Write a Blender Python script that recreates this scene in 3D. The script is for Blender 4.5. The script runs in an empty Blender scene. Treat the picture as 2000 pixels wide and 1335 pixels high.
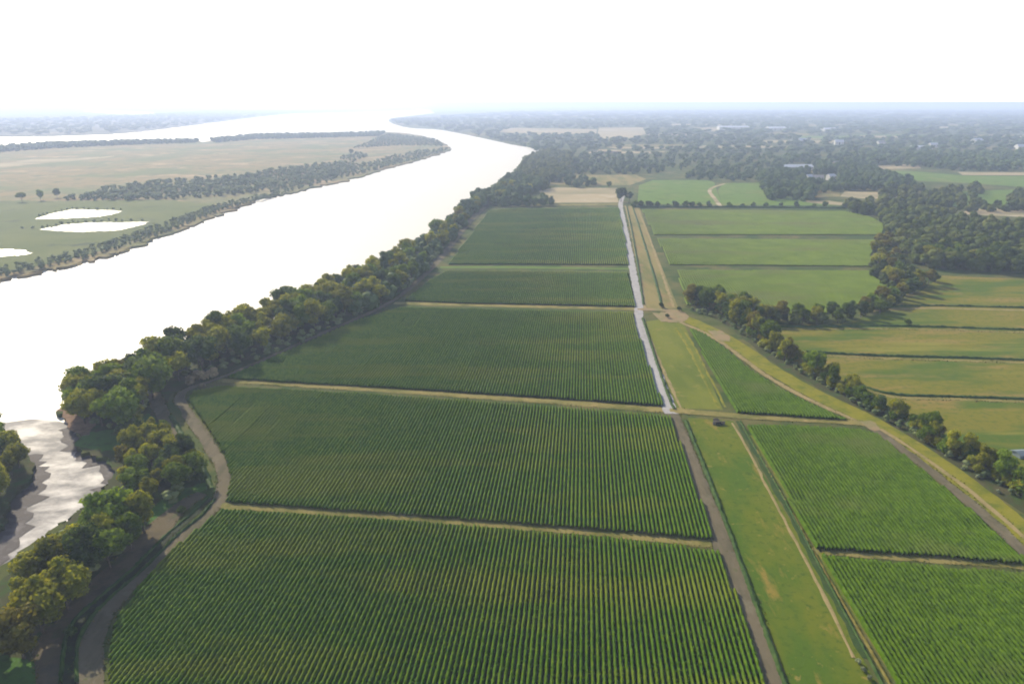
import bpy, math, random
import numpy as np
from mathutils import Vector
from mathutils.geometry import delaunay_2d_cdt

random.seed(7)
rng = np.random.default_rng(11)
SC = bpy.context.scene
COL = SC.collection
H = 130.0            # flying height, metres
F = 1334.0           # focal length in photo pixels
PITCH = math.atan((667.5 - 200.0) / F)
CP, SP = math.cos(PITCH), math.sin(PITCH)
SUN_AZ = math.radians(-36.0)    # left of straight ahead
SUN_EL = math.radians(29.0)


def G(px, py, z=0.0):
    """where the sight line of a photo pixel meets the level z"""
    u, v = px - 1000.0, py - 667.5
    dx, dy, dz = u, -v * SP + F * CP, -v * CP - F * SP
    t = (z - H) / dz
    return (dx * t, dy * t)


def GP(pts, z=0.0):
    return [G(p[0], p[1], p[2] if len(p) > 2 else z) for p in pts]


# ------------------------------------------------------------------ materials
def new_mat(name):
    m = bpy.data.materials.new(name)
    m.use_nodes = True
    nt = m.node_tree
    nt.nodes.clear()
    out = nt.nodes.new('ShaderNodeOutputMaterial')
    return m, nt, out


def N(nt, kind, **kw):
    n = nt.nodes.new(kind)
    for k, v in kw.items():
        if k in n.inputs:
            n.inputs[k].default_value = v
        else:
            setattr(n, k, v)
    return n


def pos_noise(nt, scale, detail=4.0, rough=0.6, stretch=(1, 1, 1), rotz=0.0, obj=False):
    if obj:
        src = N(nt, 'ShaderNodeTexCoord').outputs['Object']
    else:
        src = N(nt, 'ShaderNodeNewGeometry').outputs['Position']
    mp = N(nt, 'ShaderNodeMapping')
    mp.inputs['Scale'].default_value = stretch
    mp.inputs['Rotation'].default_value = (0, 0, rotz)
    nt.links.new(src, mp.inputs['Vector'])
    no = N(nt, 'ShaderNodeTexNoise', Scale=scale, Detail=detail, Roughness=rough)
    nt.links.new(mp.outputs[0], no.inputs['Vector'])
    return no.outputs[0]


def ramp(nt, fac, stops):
    r = N(nt, 'ShaderNodeValToRGB')
    cr = r.color_ramp
    while len(cr.elements) < len(stops):
        cr.elements.new(0.5)
    for e, (p, c) in zip(cr.elements, stops):
        e.position = p
        e.color = (c[0], c[1], c[2], 1)
    nt.links.new(fac, r.inputs[0])
    return r.outputs[0]


def mixc(nt, a, b, fac, mode='MIX'):
    m = N(nt, 'ShaderNodeMix', data_type='RGBA', blend_type=mode)
    for val, sock in ((fac, m.inputs[0]), (a, m.inputs[6]), (b, m.inputs[7])):
        if hasattr(val, 'is_linked'):
            nt.links.new(val, sock)
        elif isinstance(val, (int, float)):
            sock.default_value = val
        else:
            sock.default_value = (val[0], val[1], val[2], 1)
    return m.outputs[2]


def ground_mat(name, layers, rough=0.95, bump=0.6, bscale=1.2, bdist=0.3, spec=0.03):
    """layers: first is (colour, None); then (colour, scale, lo, hi, stretch, rotz)"""
    m, nt, out = new_mat(name)
    b = N(nt, 'ShaderNodeBsdfPrincipled', Roughness=rough)
    b.inputs['Specular IOR Level'].default_value = spec
    base = layers[0][0]
    cur = None
    for L in layers[1:]:
        col, sc, lo, hi = L[:4]
        st = L[4] if len(L) > 4 else (1, 1, 1)
        rz = L[5] if len(L) > 5 else 0.0
        f = ramp(nt, pos_noise(nt, sc, 5.0, 0.62, st, rz), [(lo, (0, 0, 0)), (hi, (1, 1, 1))])
        cur = mixc(nt, base if cur is None else cur, col, f)
    if cur is None:
        b.inputs['Base Color'].default_value = (*base, 1)
    else:
        nt.links.new(cur, b.inputs['Base Color'])
    bp = N(nt, 'ShaderNodeBump', Strength=bump, Distance=bdist)
    nt.links.new(pos_noise(nt, bscale, 6.0, 0.7), bp.inputs['Height'])
    nt.links.new(bp.outputs[0], b.inputs['Normal'])
    nt.links.new(b.outputs[0], out.inputs[0])
    return m


def leaf_mat(name, dark, mid, light, scale=0.35, trans=0.35, obj=True, tcol=None, stretch=(1, 1, 1), rotz=0.0, extra=None):
    m, nt, out = new_mat(name)
    n1 = pos_noise(nt, scale, 3.0, 0.6, stretch, rotz, obj)
    c = ramp(nt, n1, [(0.33, dark), (0.5, mid), (0.68, light)])
    if extra:
        col, sc, lo, hi, st, rz = extra
        f = ramp(nt, pos_noise(nt, sc, 4.0, 0.6, st, rz), [(lo, (0, 0, 0)), (hi, (1, 1, 1))])
        c = mixc(nt, c, col, f)
    oi = N(nt, 'ShaderNodeObjectInfo')
    hsv = N(nt, 'ShaderNodeHueSaturation')
    mr = N(nt, 'ShaderNodeMapRange')
    mr.inputs[3].default_value = 0.7
    mr.inputs[4].default_value = 1.3
    if obj:
        nt.links.new(oi.outputs['Random'], mr.inputs[0])
        nt.links.new(mr.outputs[0], hsv.inputs['Value'])
    nt.links.new(c, hsv.inputs['Color'])
    d = N(nt, 'ShaderNodeBsdfPrincipled', Roughness=0.62)
    d.inputs['Specular IOR Level'].default_value = 0.03
    nt.links.new(hsv.outputs[0], d.inputs['Base Color'])
    t = N(nt, 'ShaderNodeBsdfTranslucent')
    tc = mixc(nt, hsv.outputs[0], tcol or (1.0, 0.9, 0.35), 1.0, 'MULTIPLY')
    tb = N(nt, 'ShaderNodeBrightContrast')
    nt.links.new(tc, tb.inputs[0])
    nt.links.new(tb.outputs[0], t.inputs[0])
    mx = N(nt, 'ShaderNodeMixShader')
    mx.inputs[0].default_value = trans
    nt.links.new(d.outputs[0], mx.inputs[1])
    nt.links.new(t.outputs[0], mx.inputs[2])
    nt.links.new(mx.outputs[0], out.inputs[0])
    return m


ROWROT = 0.0
M = {}
M['land'] = ground_mat('land_soil_and_grass', [((0.0675, 0.0808, 0.026),), ((0.117, 0.1045, 0.039), 0.02, 0.45, 0.62),
                       ((0.0405, 0.0665, 0.0163), 0.05, 0.45, 0.6), ((0.144, 0.1235, 0.0488), 0.0022, 0.56, 0.62),
                       ((0.045, 0.0712, 0.0195), 0.0035, 0.55, 0.6)])
M['island'] = ground_mat('island_meadow', [((0.195, 0.1525, 0.072),), ((0.117, 0.1342, 0.054), 0.006, 0.45, 0.6),
                         ((0.312, 0.2318, 0.132), 0.011, 0.56, 0.68), ((0.104, 0.1098, 0.054), 0.03, 0.5, 0.66)])
M['islandgreen'] = ground_mat('marsh_grass', [((0.0825, 0.1045, 0.03),), ((0.11, 0.1265, 0.04), 0.015, 0.4, 0.6), ((0.0495, 0.066, 0.03), 0.03, 0.55, 0.7)])
M['farshore'] = ground_mat('far_shore_land', [((0.07, 0.075, 0.05),), ((0.16, 0.14, 0.10), 0.003, 0.55, 0.63)])
M['grass'] = ground_mat('mown_grass', [((0.0966, 0.1159, 0.0121),), ((0.057, 0.0997, 0.011), 0.05, 0.44, 0.6, (1, 0.5, 1)),
                        ((0.184, 0.1425, 0.033), 0.10, 0.575, 0.70, (1.6, 0.4, 1)), ((0.046, 0.0808, 0.0099), 0.45, 0.52, 0.72), ((0.2024, 0.1615, 0.044), 0.3, 0.62, 0.74)], bump=0.7)
M['drygrass'] = ground_mat('dry_tan_grass', [((0.1947, 0.1634, 0.066),), ((0.1168, 0.1237, 0.044), 0.05, 0.45, 0.62, (1, 0.2, 1)),
                           ((0.2181, 0.1414, 0.0748), 0.09, 0.55, 0.7, (1, 0.3, 1))])
M['olivegrass'] = ground_mat('olive_grass', [((0.127, 0.1405, 0.0216),), ((0.0846, 0.1114, 0.0162), 0.05, 0.42, 0.62, (1, 0.35, 1)),
                             ((0.1947, 0.1647, 0.0432), 0.11, 0.58, 0.74)])
M['yellowgrass'] = ground_mat('yellow_grass', [((0.1697, 0.1622, 0.0189),), ((0.1011, 0.1195, 0.0162), 0.12, 0.45, 0.65), ((0.2023, 0.1793, 0.0378), 0.3, 0.55, 0.75)])
M['tan'] = ground_mat('tan_dirt', [((0.246, 0.1927, 0.096),), ((0.1722, 0.1476, 0.064), 0.15, 0.45, 0.65), ((0.123, 0.1148, 0.04), 0.5, 0.55, 0.8)])
M['trackgrass'] = ground_mat('worn_grass_track', [((0.1968, 0.1665, 0.06),), ((0.1132, 0.1142, 0.032), 0.08, 0.42, 0.62), ((0.2657, 0.1999, 0.088), 0.2, 0.55, 0.72)])
M['tanred'] = ground_mat('reddish_dirt', [((0.2228, 0.1696, 0.0972),), ((0.162, 0.1615, 0.0729), 0.12, 0.48, 0.65)])
M['gravel'] = ground_mat('pale_gravel', [((0.30, 0.29, 0.295),), ((0.21, 0.20, 0.20), 0.25, 0.5, 0.75), ((0.35, 0.34, 0.35), 0.08, 0.5, 0.7, (1, .2, 1))], bscale=3)
M['browndirt'] = ground_mat('brown_dirt_road', [((0.1218, 0.1035, 0.0697),), ((0.084, 0.0765, 0.0492), 0.2, 0.45, 0.65, (1, 0.3, 1)), ((0.168, 0.1485, 0.1025), 0.09, 0.55, 0.75),
                             ((0.0756, 0.09, 0.0328), 0.3, 0.62, 0.75)])
M['bank'] = ground_mat('bare_bank_earth', [((0.1062, 0.0874, 0.0553),), ((0.068, 0.0598, 0.0425), 0.15, 0.45, 0.65), ((0.0638, 0.0782, 0.0298), 0.09, 0.56, 0.68)])
M['redbank'] = ground_mat('eroded_bank_earth', [((0.20, 0.135, 0.095),), ((0.12, 0.085, 0.06), 0.3, 0.45, 0.65)], bscale=.8, bdist=.6)
M['wetditch'] = ground_mat('wet_shaded_ditch_mud', [((0.022, 0.028, 0.014),), ((0.03, 0.05, 0.016), 0.3, 0.5, 0.7)], rough=0.9, spec=0.1)
M['ditchgrass'] = ground_mat('dark_ditch_grass', [((0.032, 0.058, 0.018),), ((0.055, 0.075, 0.025), 0.3, 0.5, 0.7)])
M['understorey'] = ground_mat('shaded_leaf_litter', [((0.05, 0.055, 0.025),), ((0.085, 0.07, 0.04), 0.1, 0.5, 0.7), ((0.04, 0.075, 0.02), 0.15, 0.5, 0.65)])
M['bankgrass'] = ground_mat('fresh_bank_grass', [((0.055, 0.115, 0.025),), ((0.04, 0.07, 0.02), 0.25, 0.5, 0.7)])
M['soil'] = ground_mat('furrow_soil', [((0.034, 0.034, 0.014),), ((0.025, 0.038, 0.012), 0.3, 0.45, 0.65)])
M['strip'] = ground_mat('hay_strip_grass', [((0.135, 0.128, 0.018),), ((0.062, 0.10, 0.014), 0.035, 0.47, 0.57, (0.3, 1, 1)),
                        ((0.20, 0.145, 0.045), 0.06, 0.52, 0.66, (0.3, 1, 1)), ((0.085, 0.105, 0.016), 0.35, 0.5, 0.68), ((0.17, 0.165, 0.03), 0.02, 0.56, 0.64, (0.2, 1.6, 1))])
M['greenfield'] = ground_mat('distant_green_field', [((0.095, 0.155, 0.028),), ((0.133, 0.16, 0.042), 0.02, 0.5, 0.66), ((0.0712, 0.115, 0.021), 0.05, 0.5, 0.7)])
M['palefield'] = ground_mat('pale_stubble_field', [((0.30, 0.245, 0.15),), ((0.20, 0.18, 0.10), 0.012, 0.45, 0.6, (0.3, 1, 1)), ((0.36, 0.31, 0.22), 0.02, 0.55, 0.7)])

# crops: cane rows
rrot = -math.atan((1140 - 1000) / 1414.0)
M['cane'] = leaf_mat('sugarcane_leaves', (0.044, 0.1064, 0.0041), (0.0675, 0.14, 0.0055), (0.1028, 0.1697, 0.0077), scale=0.5, trans=0.30, obj=False,
                     tcol=(1.0, 1.0, 0.4), extra=((0.128, 0.172, 0.013), 0.036, 0.49, 0.61, (0.22, 1.0, 1), -0.12))
M['canebright'] = leaf_mat('lush_cane_leaves', (0.0459, 0.0965, 0.002), (0.0629, 0.1247, 0.0028), (0.0848, 0.153, 0.004), scale=0.4, trans=0.3, obj=False,
                           tcol=(1.0, 1.0, 0.4), extra=((0.09, 0.13, 0.022), 0.03, 0.54, 0.68, (0.6, 1.0, 1), 0.3))
M['canepale'] = leaf_mat('pale_cane_leaves', (0.09, 0.1437, 0.0106), (0.1056, 0.161, 0.0125), (0.126, 0.184, 0.0154), scale=0.05, trans=0.3, obj=False,
                         tcol=(1.0, 1.0, 0.4), extra=((0.11, 0.135, 0.03), 0.02, 0.52, 0.66, (0.3, 1.0, 1), 0.1))
M['tallgrass'] = leaf_mat('tall_grass_and_ditch_shade', (0.025, 0.055, 0.014), (0.038, 0.075, 0.018), (0.055, 0.095, 0.025), scale=0.4, trans=0.2, obj=False)  # dark green also stands in for shade in ditches
M['vergegreen'] = leaf_mat('verge_grass_blades', (0.05, 0.08, 0.014), (0.075, 0.105, 0.018), (0.11, 0.13, 0.026), scale=0.4, trans=0.25, obj=False)
M['strawgrass'] = leaf_mat('straw_coloured_grass', (0.114, 0.102, 0.0216), (0.156, 0.136, 0.0324), (0.192, 0.17, 0.0504), scale=0.3, trans=0.3, obj=False)

# trees
M['leaf_olive'] = leaf_mat('olive_leaves', (0.1228, 0.1496, 0.0117), (0.2121, 0.2293, 0.018), (0.3236, 0.3192, 0.0268), trans=0.48)
M['leaf_green'] = leaf_mat('green_leaves', (0.0599, 0.1066, 0.0105), (0.11, 0.1742, 0.015), (0.1699, 0.2356, 0.021), trans=0.48)
M['leaf_dark'] = leaf_mat('dark_green_leaves', (0.0361, 0.0683, 0.021), (0.0613, 0.1024, 0.027), (0.0937, 0.1423, 0.036), trans=0.48)
M['leaf_gold'] = leaf_mat('golden_brown_leaves', (0.1079, 0.1019, 0.016), (0.1726, 0.1562, 0.0254), (0.2266, 0.2174, 0.0364), trans=0.48)
M['leaf_straw'] = leaf_mat('straw_brush_twigs', (0.189, 0.1512, 0.0945), (0.2646, 0.2174, 0.1323), (0.3402, 0.2835, 0.189), trans=0.2)
M['leaf_grey'] = leaf_mat('pale_grey_green_leaves', (0.144, 0.171, 0.096), (0.252, 0.285, 0.176), (0.36, 0.399, 0.264), trans=0.2)
M['bark'] = ground_mat('grey_brown_bark', [((0.10, 0.08, 0.06),), ((0.05, 0.042, 0.035), 2.0, 0.45, 0.6)], bscale=4, bdist=.1)
M['farwood'] = leaf_mat('far_wood_leaves', (0.0436, 0.0787, 0.0266), (0.0699, 0.1142, 0.0367), (0.1166, 0.1574, 0.0532), scale=0.03, trans=0.25, obj=False)
M['midwood'] = leaf_mat('mixed_wood_leaves', (0.0517, 0.0828, 0.0176), (0.0978, 0.1323, 0.0286), (0.1552, 0.1725, 0.044), scale=0.045, trans=0.45, obj=False)
M['scrub'] = leaf_mat('scrub_leaves', (0.0909, 0.1288, 0.0536), (0.1362, 0.1733, 0.0732), (0.2041, 0.2352, 0.1025), scale=0.04, trans=0.25, obj=False)
# buildings
M['whitewall'] = ground_mat('white_painted_wall', [((0.432, 0.426, 0.408),), ((0.36, 0.348, 0.33), 0.3, 0.5, 0.8)], rough=0.7, bump=0.1)
M['metalroof'] = ground_mat('pale_metal_roof', [((0.3844, 0.4096, 0.4624),), ((0.31, 0.32, 0.3536), 0.3, 0.5, 0.8)], rough=0.45, bump=0.1, spec=.5)
M['blueroof'] = ground_mat('blue_grey_metal_roof', [((0.132, 0.1674, 0.1922),), ((0.102, 0.124, 0.1364), 0.3, 0.5, 0.8)], rough=0.5, bump=0.1)
M['greyroof'] = ground_mat('grey_shingle_roof', [((0.25, 0.24, 0.24),), ((0.18, 0.17, 0.17), 0.5, 0.5, 0.8)], bump=0.2)
M['darkopen'] = ground_mat('dark_door_paint', [((0.06, 0.055, 0.05),)], bump=0.05)
M['concrete'] = ground_mat('weathered_concrete', [((0.11, 0.10, 0.085),), ((0.07, 0.065, 0.055), 0.8, 0.45, 0.7)], bscale=3, bdist=.05)
M['culvertdark'] = ground_mat('rusted_dark_steel', [((0.03, 0.03, 0.03),), ((0.06, 0.045, 0.035), 2.0, 0.5, 0.7)])
M['hull'] = ground_mat('dark_hull_paint', [((0.06, 0.06, 0.065),)], rough=.5, bump=0.05)


def water_mat(name, base, rough, bs=0.06, bd=0.6):
    m, nt, out = new_mat(name)
    b = N(nt, 'ShaderNodeBsdfPrincipled', Roughness=rough, IOR=1.33)
    b.inputs['Base Color'].default_value = (*base, 1)
    bp = N(nt, 'ShaderNodeBump', Strength=0.5, Distance=bd)
    nt.links.new(pos_noise(nt, bs, 4.0, 0.6, (1, 1.6, 1), 0.5), bp.inputs['Height'])
    nt.links.new(bp.outputs[0], b.inputs['Normal'])
    nt.links.new(b.outputs[0], out.inputs[0])
    return m


M['water'] = water_mat('silt_and_glare_water', (0.52, 0.50, 0.46), 0.56)  # base colour raised to carry sun glare on top of the silt
M['pond'] = water_mat('pond_water', (0.20, 0.18, 0.14), 0.35)


def mud_mat():
    m, nt, out = new_mat('wet_mudflat')
    mud = N(nt, 'ShaderNodeBsdfPrincipled', Roughness=0.7)
    mud.inputs['Base Color'].default_value = (0.10, 0.098, 0.11, 1)
    mud.inputs['Specular IOR Level'].default_value = 0.2
    wet = N(nt, 'ShaderNodeBsdfPrincipled', Roughness=0.62, IOR=1.33)
    wet.inputs['Base Color'].default_value = (0.30, 0.29, 0.30, 1)
    f = ramp(nt, pos_noise(nt, 0.075, 8.0, 0.62, (0.7, 1.25, 1), -0.5), [(0.43, (0, 0, 0)), (0.62, (1, 1, 1))])
    bp = N(nt, 'ShaderNodeBump', Strength=0.6, Distance=0.35)
    nt.links.new(pos_noise(nt, 0.4, 6.0, 0.7), bp.inputs['Height'])
    nt.links.new(bp.outputs[0], mud.inputs['Normal'])
    mx = N(nt, 'ShaderNodeMixShader')
    nt.links.new(f, mx.inputs[0])
    nt.links.new(mud.outputs[0], mx.inputs[1])
    nt.links.new(wet.outputs[0], mx.inputs[2])
    nt.links.new(mx.outputs[0], out.inputs[0])
    return m


M['mud'] = mud_mat()


# ------------------------------------------------------------------ mesh helpers
def link(o, parent=None):
    COL.objects.link(o)
    if parent:
        o.parent = parent
    return o


def np_mesh(name, verts, faces, mat=None, smooth=False):
    """faces: (n,3) or (n,4) int array, or a list of several such arrays"""
    if not isinstance(faces, list):
        faces = [faces]
    me = bpy.data.meshes.new(name)
    verts = np.asarray(verts, dtype=np.float32)
    me.vertices.add(len(verts))
    me.vertices.foreach_set('co', verts.ravel())
    idx = np.concatenate([f.ravel() for f in faces]).astype(np.int32)
    tot = np.concatenate([np.full(len(f), f.shape[1], np.int32) for f in faces])
    start = np.concatenate([[0], np.cumsum(tot)[:-1]]).astype(np.int32)
    me.loops.add(len(idx))
    me.loops.foreach_set('vertex_index', idx)
    me.polygons.add(len(tot))
    me.polygons.foreach_set('loop_start', start)
    me.polygons.foreach_set('loop_total', tot)
    if smooth:
        me.polygons.foreach_set('use_smooth', np.ones(len(tot), dtype=bool))
    me.update(calc_edges=True)
    me.validate()
    if mat is not None:
        me.materials.append(mat)
    return me


def tag(o, label=None, cat=None, group=None, kind=None):
    if label:
        o['label'] = label
    if cat:
        o['category'] = cat
    if group:
        o['group'] = group
    if kind:
        o['kind'] = kind
    return o


def obj(name, me, parent=None):
    return link(bpy.data.objects.new(name, me), parent)


def empty(name, loc=(0, 0, 0), rz=0.0):
    o = bpy.data.objects.new(name, None)
    o.empty_display_size = 1.0
    o.location = loc
    o.rotation_euler = (0, 0, rz)
    return link(o)


def catmull(pts, step):
    P = [np.array(p, float) for p in pts]
    P = [2 * P[0] - P[1]] + P + [2 * P[-1] - P[-2]]
    out = []
    for i in range(1, len(P) - 2):
        p0, p1, p2, p3 = P[i - 1:i + 3]
        n = max(2, min(80, int(np.linalg.norm((p2 - p1)[:2]) / step)))
        for k in range(n):
            t = k / n
            out.append(0.5 * ((2 * p1) + (-p0 + p2) * t + (2 * p0 - 5 * p1 + 4 * p2 - p3) * t * t + (-p0 + 3 * p1 - 3 * p2 + p3) * t ** 3))
    out.append(P[-2])
    return out


def poly_obj(name, poly, z, mat, label=None, cat=None, kind='structure', depth=0.0):
    """flat sheet (with a bank of the given depth round its rim)"""
    n = len(poly)
    # scale to unit size for a robust triangulation
    A = np.array([(p[0], p[1]) for p in poly], float)
    mid, sc = A.mean(0), 1.0
    cv, _, cf, _, _, _ = delaunay_2d_cdt([Vector(((p[0] - mid[0]) * sc, (p[1] - mid[1]) * sc)) for p in A], [], [list(range(n))], 1, 1e-3)
    verts = [(v[0] / sc + mid[0], v[1] / sc + mid[1], z) for v in cv]
    T = np.array([tuple(f) for f in cf], dtype=np.int32)
    a = np.array(verts)
    cr = np.cross(a[T[:, 1]] - a[T[:, 0]], a[T[:, 2]] - a[T[:, 0]])[:, 2]
    T[cr < 0] = T[cr < 0][:, ::-1]
    ta = np.abs(cr).sum() / 2
    ar_ = abs(sum(poly[i][0] * poly[(i + 1) % n][1] - poly[(i + 1) % n][0] * poly[i][1] for i in range(n))) / 2
    if abs(ta / ar_ - 1) > .002:
        print('TESS', name, ta, ar_)
    faces = [T]
    if depth:
        m0 = len(verts)
        verts += [(p[0], p[1], z) for p in poly] + [(p[0], p[1], z - depth) for p in poly]
        ar = sum(poly[i][0] * poly[(i + 1) % n][1] - poly[(i + 1) % n][0] * poly[i][1] for i in range(n))
        q = []
        for i in range(n):
            j = (i + 1) % n
            q.append(tuple(m0 + k for k in ((i, i + n, j + n, j) if ar > 0 else (i, j, j + n, i + n))))
        faces.append(np.array(q, dtype=np.int32))
    o = obj(name, np_mesh(name, verts, faces, mat))
    return tag(o, label, cat, None, kind)


def shore(px, step=6.0, amp=2.0, z=0.0, seed=1):
    """a shoreline traced on the ground, made irregular"""
    r = np.random.default_rng(seed)
    pts0 = GP([tuple(q) for q in catmull(px, 5.0)], z)
    pts = []
    for a, b in zip(pts0[:-1], pts0[1:]):
        n = max(1, min(12, int(math.hypot(b[0] - a[0], b[1] - a[1]) / step)))
        pts += [(a[0] + (b[0] - a[0]) * k / n, a[1] + (b[1] - a[1]) * k / n) for k in range(n)]
    pts.append(pts0[-1])
    out = []
    for i, p in enumerate(pts):
        dist = np.hypot(*p)
        out.append((p[0] + r.normal() * amp * min(1.5, 0.5 + dist / 900), p[1] + r.normal() * amp * min(3, 0.5 + dist / 500)))
    return out


def strip_obj(name, pts, z, mat, label=None, cat=None, kind='structure', step=4.0, jit=0.25, seed=3):
    """pts: (px, py, width in metres)"""
    r = np.random.default_rng(seed)
    w = [(*G(p[0], p[1]), p[2]) for p in pts]
    c = np.array(catmull(w, step))
    d = np.gradient(c[:, :2], axis=0)
    d /= np.linalg.norm(d, axis=1)[:, None] + 1e-9
    nrm = np.stack([-d[:, 1], d[:, 0]], 1)
    hw = c[:, 2:3] / 2
    n = len(c)
    jl = r.normal(0, jit, (n, 1))
    jr = r.normal(0, jit, (n, 1))
    cols = [c[:, :2] + nrm * (hw + jl), c[:, :2] + nrm * hw * 0.35, c[:, :2] - nrm * hw * 0.35, c[:, :2] - nrm * (hw + jr)]
    zz = [z, z + 0.05, z + 0.05, z]
    if c[:, 1].min() < 420 and ('track' in name or name == 'dirt_road'):
        EDGES.append((cols[0], cols[3]))
    V = np.concatenate([np.concatenate([q, np.full((n, 1), h)], 1) for q, h in zip(cols, zz)])
    i = np.arange(n - 1)
    F_ = np.concatenate([np.stack([i + k * n, i + (k + 1) * n, i + 1 + (k + 1) * n, i + 1 + k * n], 1) for k in range(3)])
    o = obj(name, np_mesh(name, V, F_.astype(np.int32), mat))
    return tag(o, label, cat, None, kind)


EDGES = []


def ridge_obj(name, pts, mat, height, width, label=None, cat=None, kind='stuff', step=0.8, seed=5, z0=0.0, rough=0.25):
    """a line of tall grass: a rough ridge following a ground line"""
    r = np.random.default_rng(seed)
    w = GP(pts)
    c = np.array(catmull(w, step))
    d = np.gradient(c, axis=0)
    d /= np.linalg.norm(d, axis=1)[:, None] + 1e-9
    nrm = np.stack([-d[:, 1], d[:, 0]], 1)
    n = len(c)
    prof = np.array([(-1, 0), (-.7, .55), (-.25, .95), (.25, .95), (.7, .55), (1, 0)])
    V = np.zeros((len(prof), n, 3))
    hv = height * (0.75 + 0.5 * np.abs(np.interp(np.arange(n), np.arange(0, n + 8, 6), r.random(len(np.arange(0, n + 8, 6))))))
    for k, (a, b) in enumerate(prof):
        V[k, :, :2] = c + nrm * (a * width / 2 + r.normal(0, rough * width * 0.25, (n, 1)))
        V[k, :, 2] = z0 + b * hv + (r.normal(0, rough * height, n) if 0 < k < 5 else -0.05)
    i = np.arange(n - 1)
    K = len(prof)
    F_ = np.concatenate([np.stack([i + k * n, i + (k + 1) * n, i + 1 + (k + 1) * n, i + 1 + k * n], 1) for k in range(K - 1)])
    o = obj(name, np_mesh(name, V.reshape(-1, 3), F_[:, ::-1].astype(np.int32), mat))
    return tag(o, label, cat, None, kind)


def scan(poly, s, d, nrm):
    """where the line nrm.x = s crosses a polygon, along d"""
    P = np.array(poly)
    S, T = P @ nrm, P @ d
    ts = []
    for i in range(len(P)):
        j = (i + 1) % len(P)
        if (S[i] > s) != (S[j] > s):
            f = (s - S[i]) / (S[j] - S[i])
            ts.append(T[i] + f * (T[j] - T[i]))
    ts.sort()
    return [(ts[k], ts[k + 1]) for k in range(0, len(ts) - 1, 2)]


def crop_field(name, px, vpx, mat, label, spacing=1.38, step=0.6, h=1.6, width=0.46, tufts=0.0, seed=1, soil=True, cross=6):
    r = np.random.default_rng(seed)
    poly = GP(px)
    d = np.array([(vpx - 1000) / 1414.0, 1.0])
    d /= np.linalg.norm(d)
    nrm = np.array([d[1], -d[0]])
    S = np.array(poly) @ nrm
    profs = {6: [(-1.0, 0), (-.85, .55), (-.35, .95), (.35, .95), (.85, .55), (1.0, 0)], 4: [(-1, 0), (-.5, .9), (.5, .9), (1, 0)]}[cross]
    Vs, Fs, off = [], [], 0
    tuft_c = []
    gridn = r.random((64, 64))
    for s in np.arange(S.min() + 0.6, S.max(), spacing):
        for (t0, t1) in scan(poly, s, d, nrm):
            t0 += r.random() * 0.8
            t1 -= r.random() * 0.8
            if t1 - t0 < 2 * step:
                continue
            n = max(3, int((t1 - t0) / step))
            t = np.linspace(t0, t1, n)
            gx = (s / 9.0) % 63
            gy = (t / 14.0) % 63
            i0, j0 = int(gx), gy.astype(int)
            low = gridn[i0, j0] * (1 - (gy - j0)) + gridn[i0, (j0 + 1) % 64] * (gy - j0)
            hh = h * (0.86 + 0.2 * low) * (1 + r.normal(0, 0.05, n))
            hh *= np.clip(0.45 + 4.5 * low, 0.55, 1.0)
            hh[0] *= 0.8
            hh[-1] *= 0.8
            cx = r.normal(0, 0.04, n)
            V = np.zeros((len(profs), n, 3))
            for k, (a, b) in enumerate(profs):
                sj = s + cx + a * width * (0.9 + 0.25 * low) + r.normal(0, 0.06, n)
                tj = t + r.normal(0, step * 0.22, n)
                V[k, :, 0] = sj * nrm[0] + tj * d[0]
                V[k, :, 1] = sj * nrm[1] + tj * d[1]
                V[k, :, 2] = b * hh + (r.normal(0, 0.075, n) if b > 0 else 0.02)
            Vs.append(V.reshape(-1, 3))
            i = np.arange(n - 1)
            for k in range(len(profs) - 1):
                Fs.append(np.stack([i + k * n, i + 1 + k * n, i + 1 + (k + 1) * n, i + (k + 1) * n], 1) + off)
            off += len(profs) * n
            if tufts:
                m = int((t1 - t0) * tufts)
                tt = r.uniform(t0, t1, m)
                tuft_c.append(np.stack([np.full(m, s) + r.normal(0, width * 0.45, m), tt, np.interp(tt, t, hh)], 1))
    if tuft_c:
        C = np.concatenate(tuft_c)
        m = len(C)
        az = r.uniform(0, 2 * np.pi, m)
        L = r.uniform(0.3, 0.65, m)
        wd = r.uniform(0.07, 0.15, m)
        base = np.stack([C[:, 0] * nrm[0] + C[:, 1] * d[0], C[:, 0] * nrm[1] + C[:, 1] * d[1], C[:, 2] * r.uniform(0.55, 0.95, m)], 1)
        out = np.stack([np.cos(az), np.sin(az), np.zeros(m)], 1)
        side = np.stack([-np.sin(az), np.cos(az), np.zeros(m)], 1)
        up = np.array([0, 0, 1.0])
        p = [base - side * wd[:, None], base + side * wd[:, None]]
        midc = base + out * (L * 0.35)[:, None] + up * (L * 0.55)[:, None]
        p += [midc + side * wd[:, None], midc - side * wd[:, None]]
        tip = base + out * (L * 0.9)[:, None] + up * (L * 0.35)[:, None]
        p += [tip + side * wd[:, None] * .4, tip - side * wd[:, None] * .4]
        V = np.stack(p, 1).reshape(-1, 3)
        b = np.arange(m) * 6 + off
        Fs.append(np.stack([b, b + 1, b + 2, b + 3], 1))
        Fs.append(np.stack([b + 3, b + 2, b + 4, b + 5], 1))
        Vs.append(V)
        off += len(V)
    o = obj(name, np_mesh(name, np.concatenate(Vs), np.concatenate(Fs).astype(np.int32), mat))
    tag(o, label, 'crop field', None, 'stuff')
    if soil:
        so = poly_obj('field_soil', poly, 0.02, M['soil'])
    return o


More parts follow.
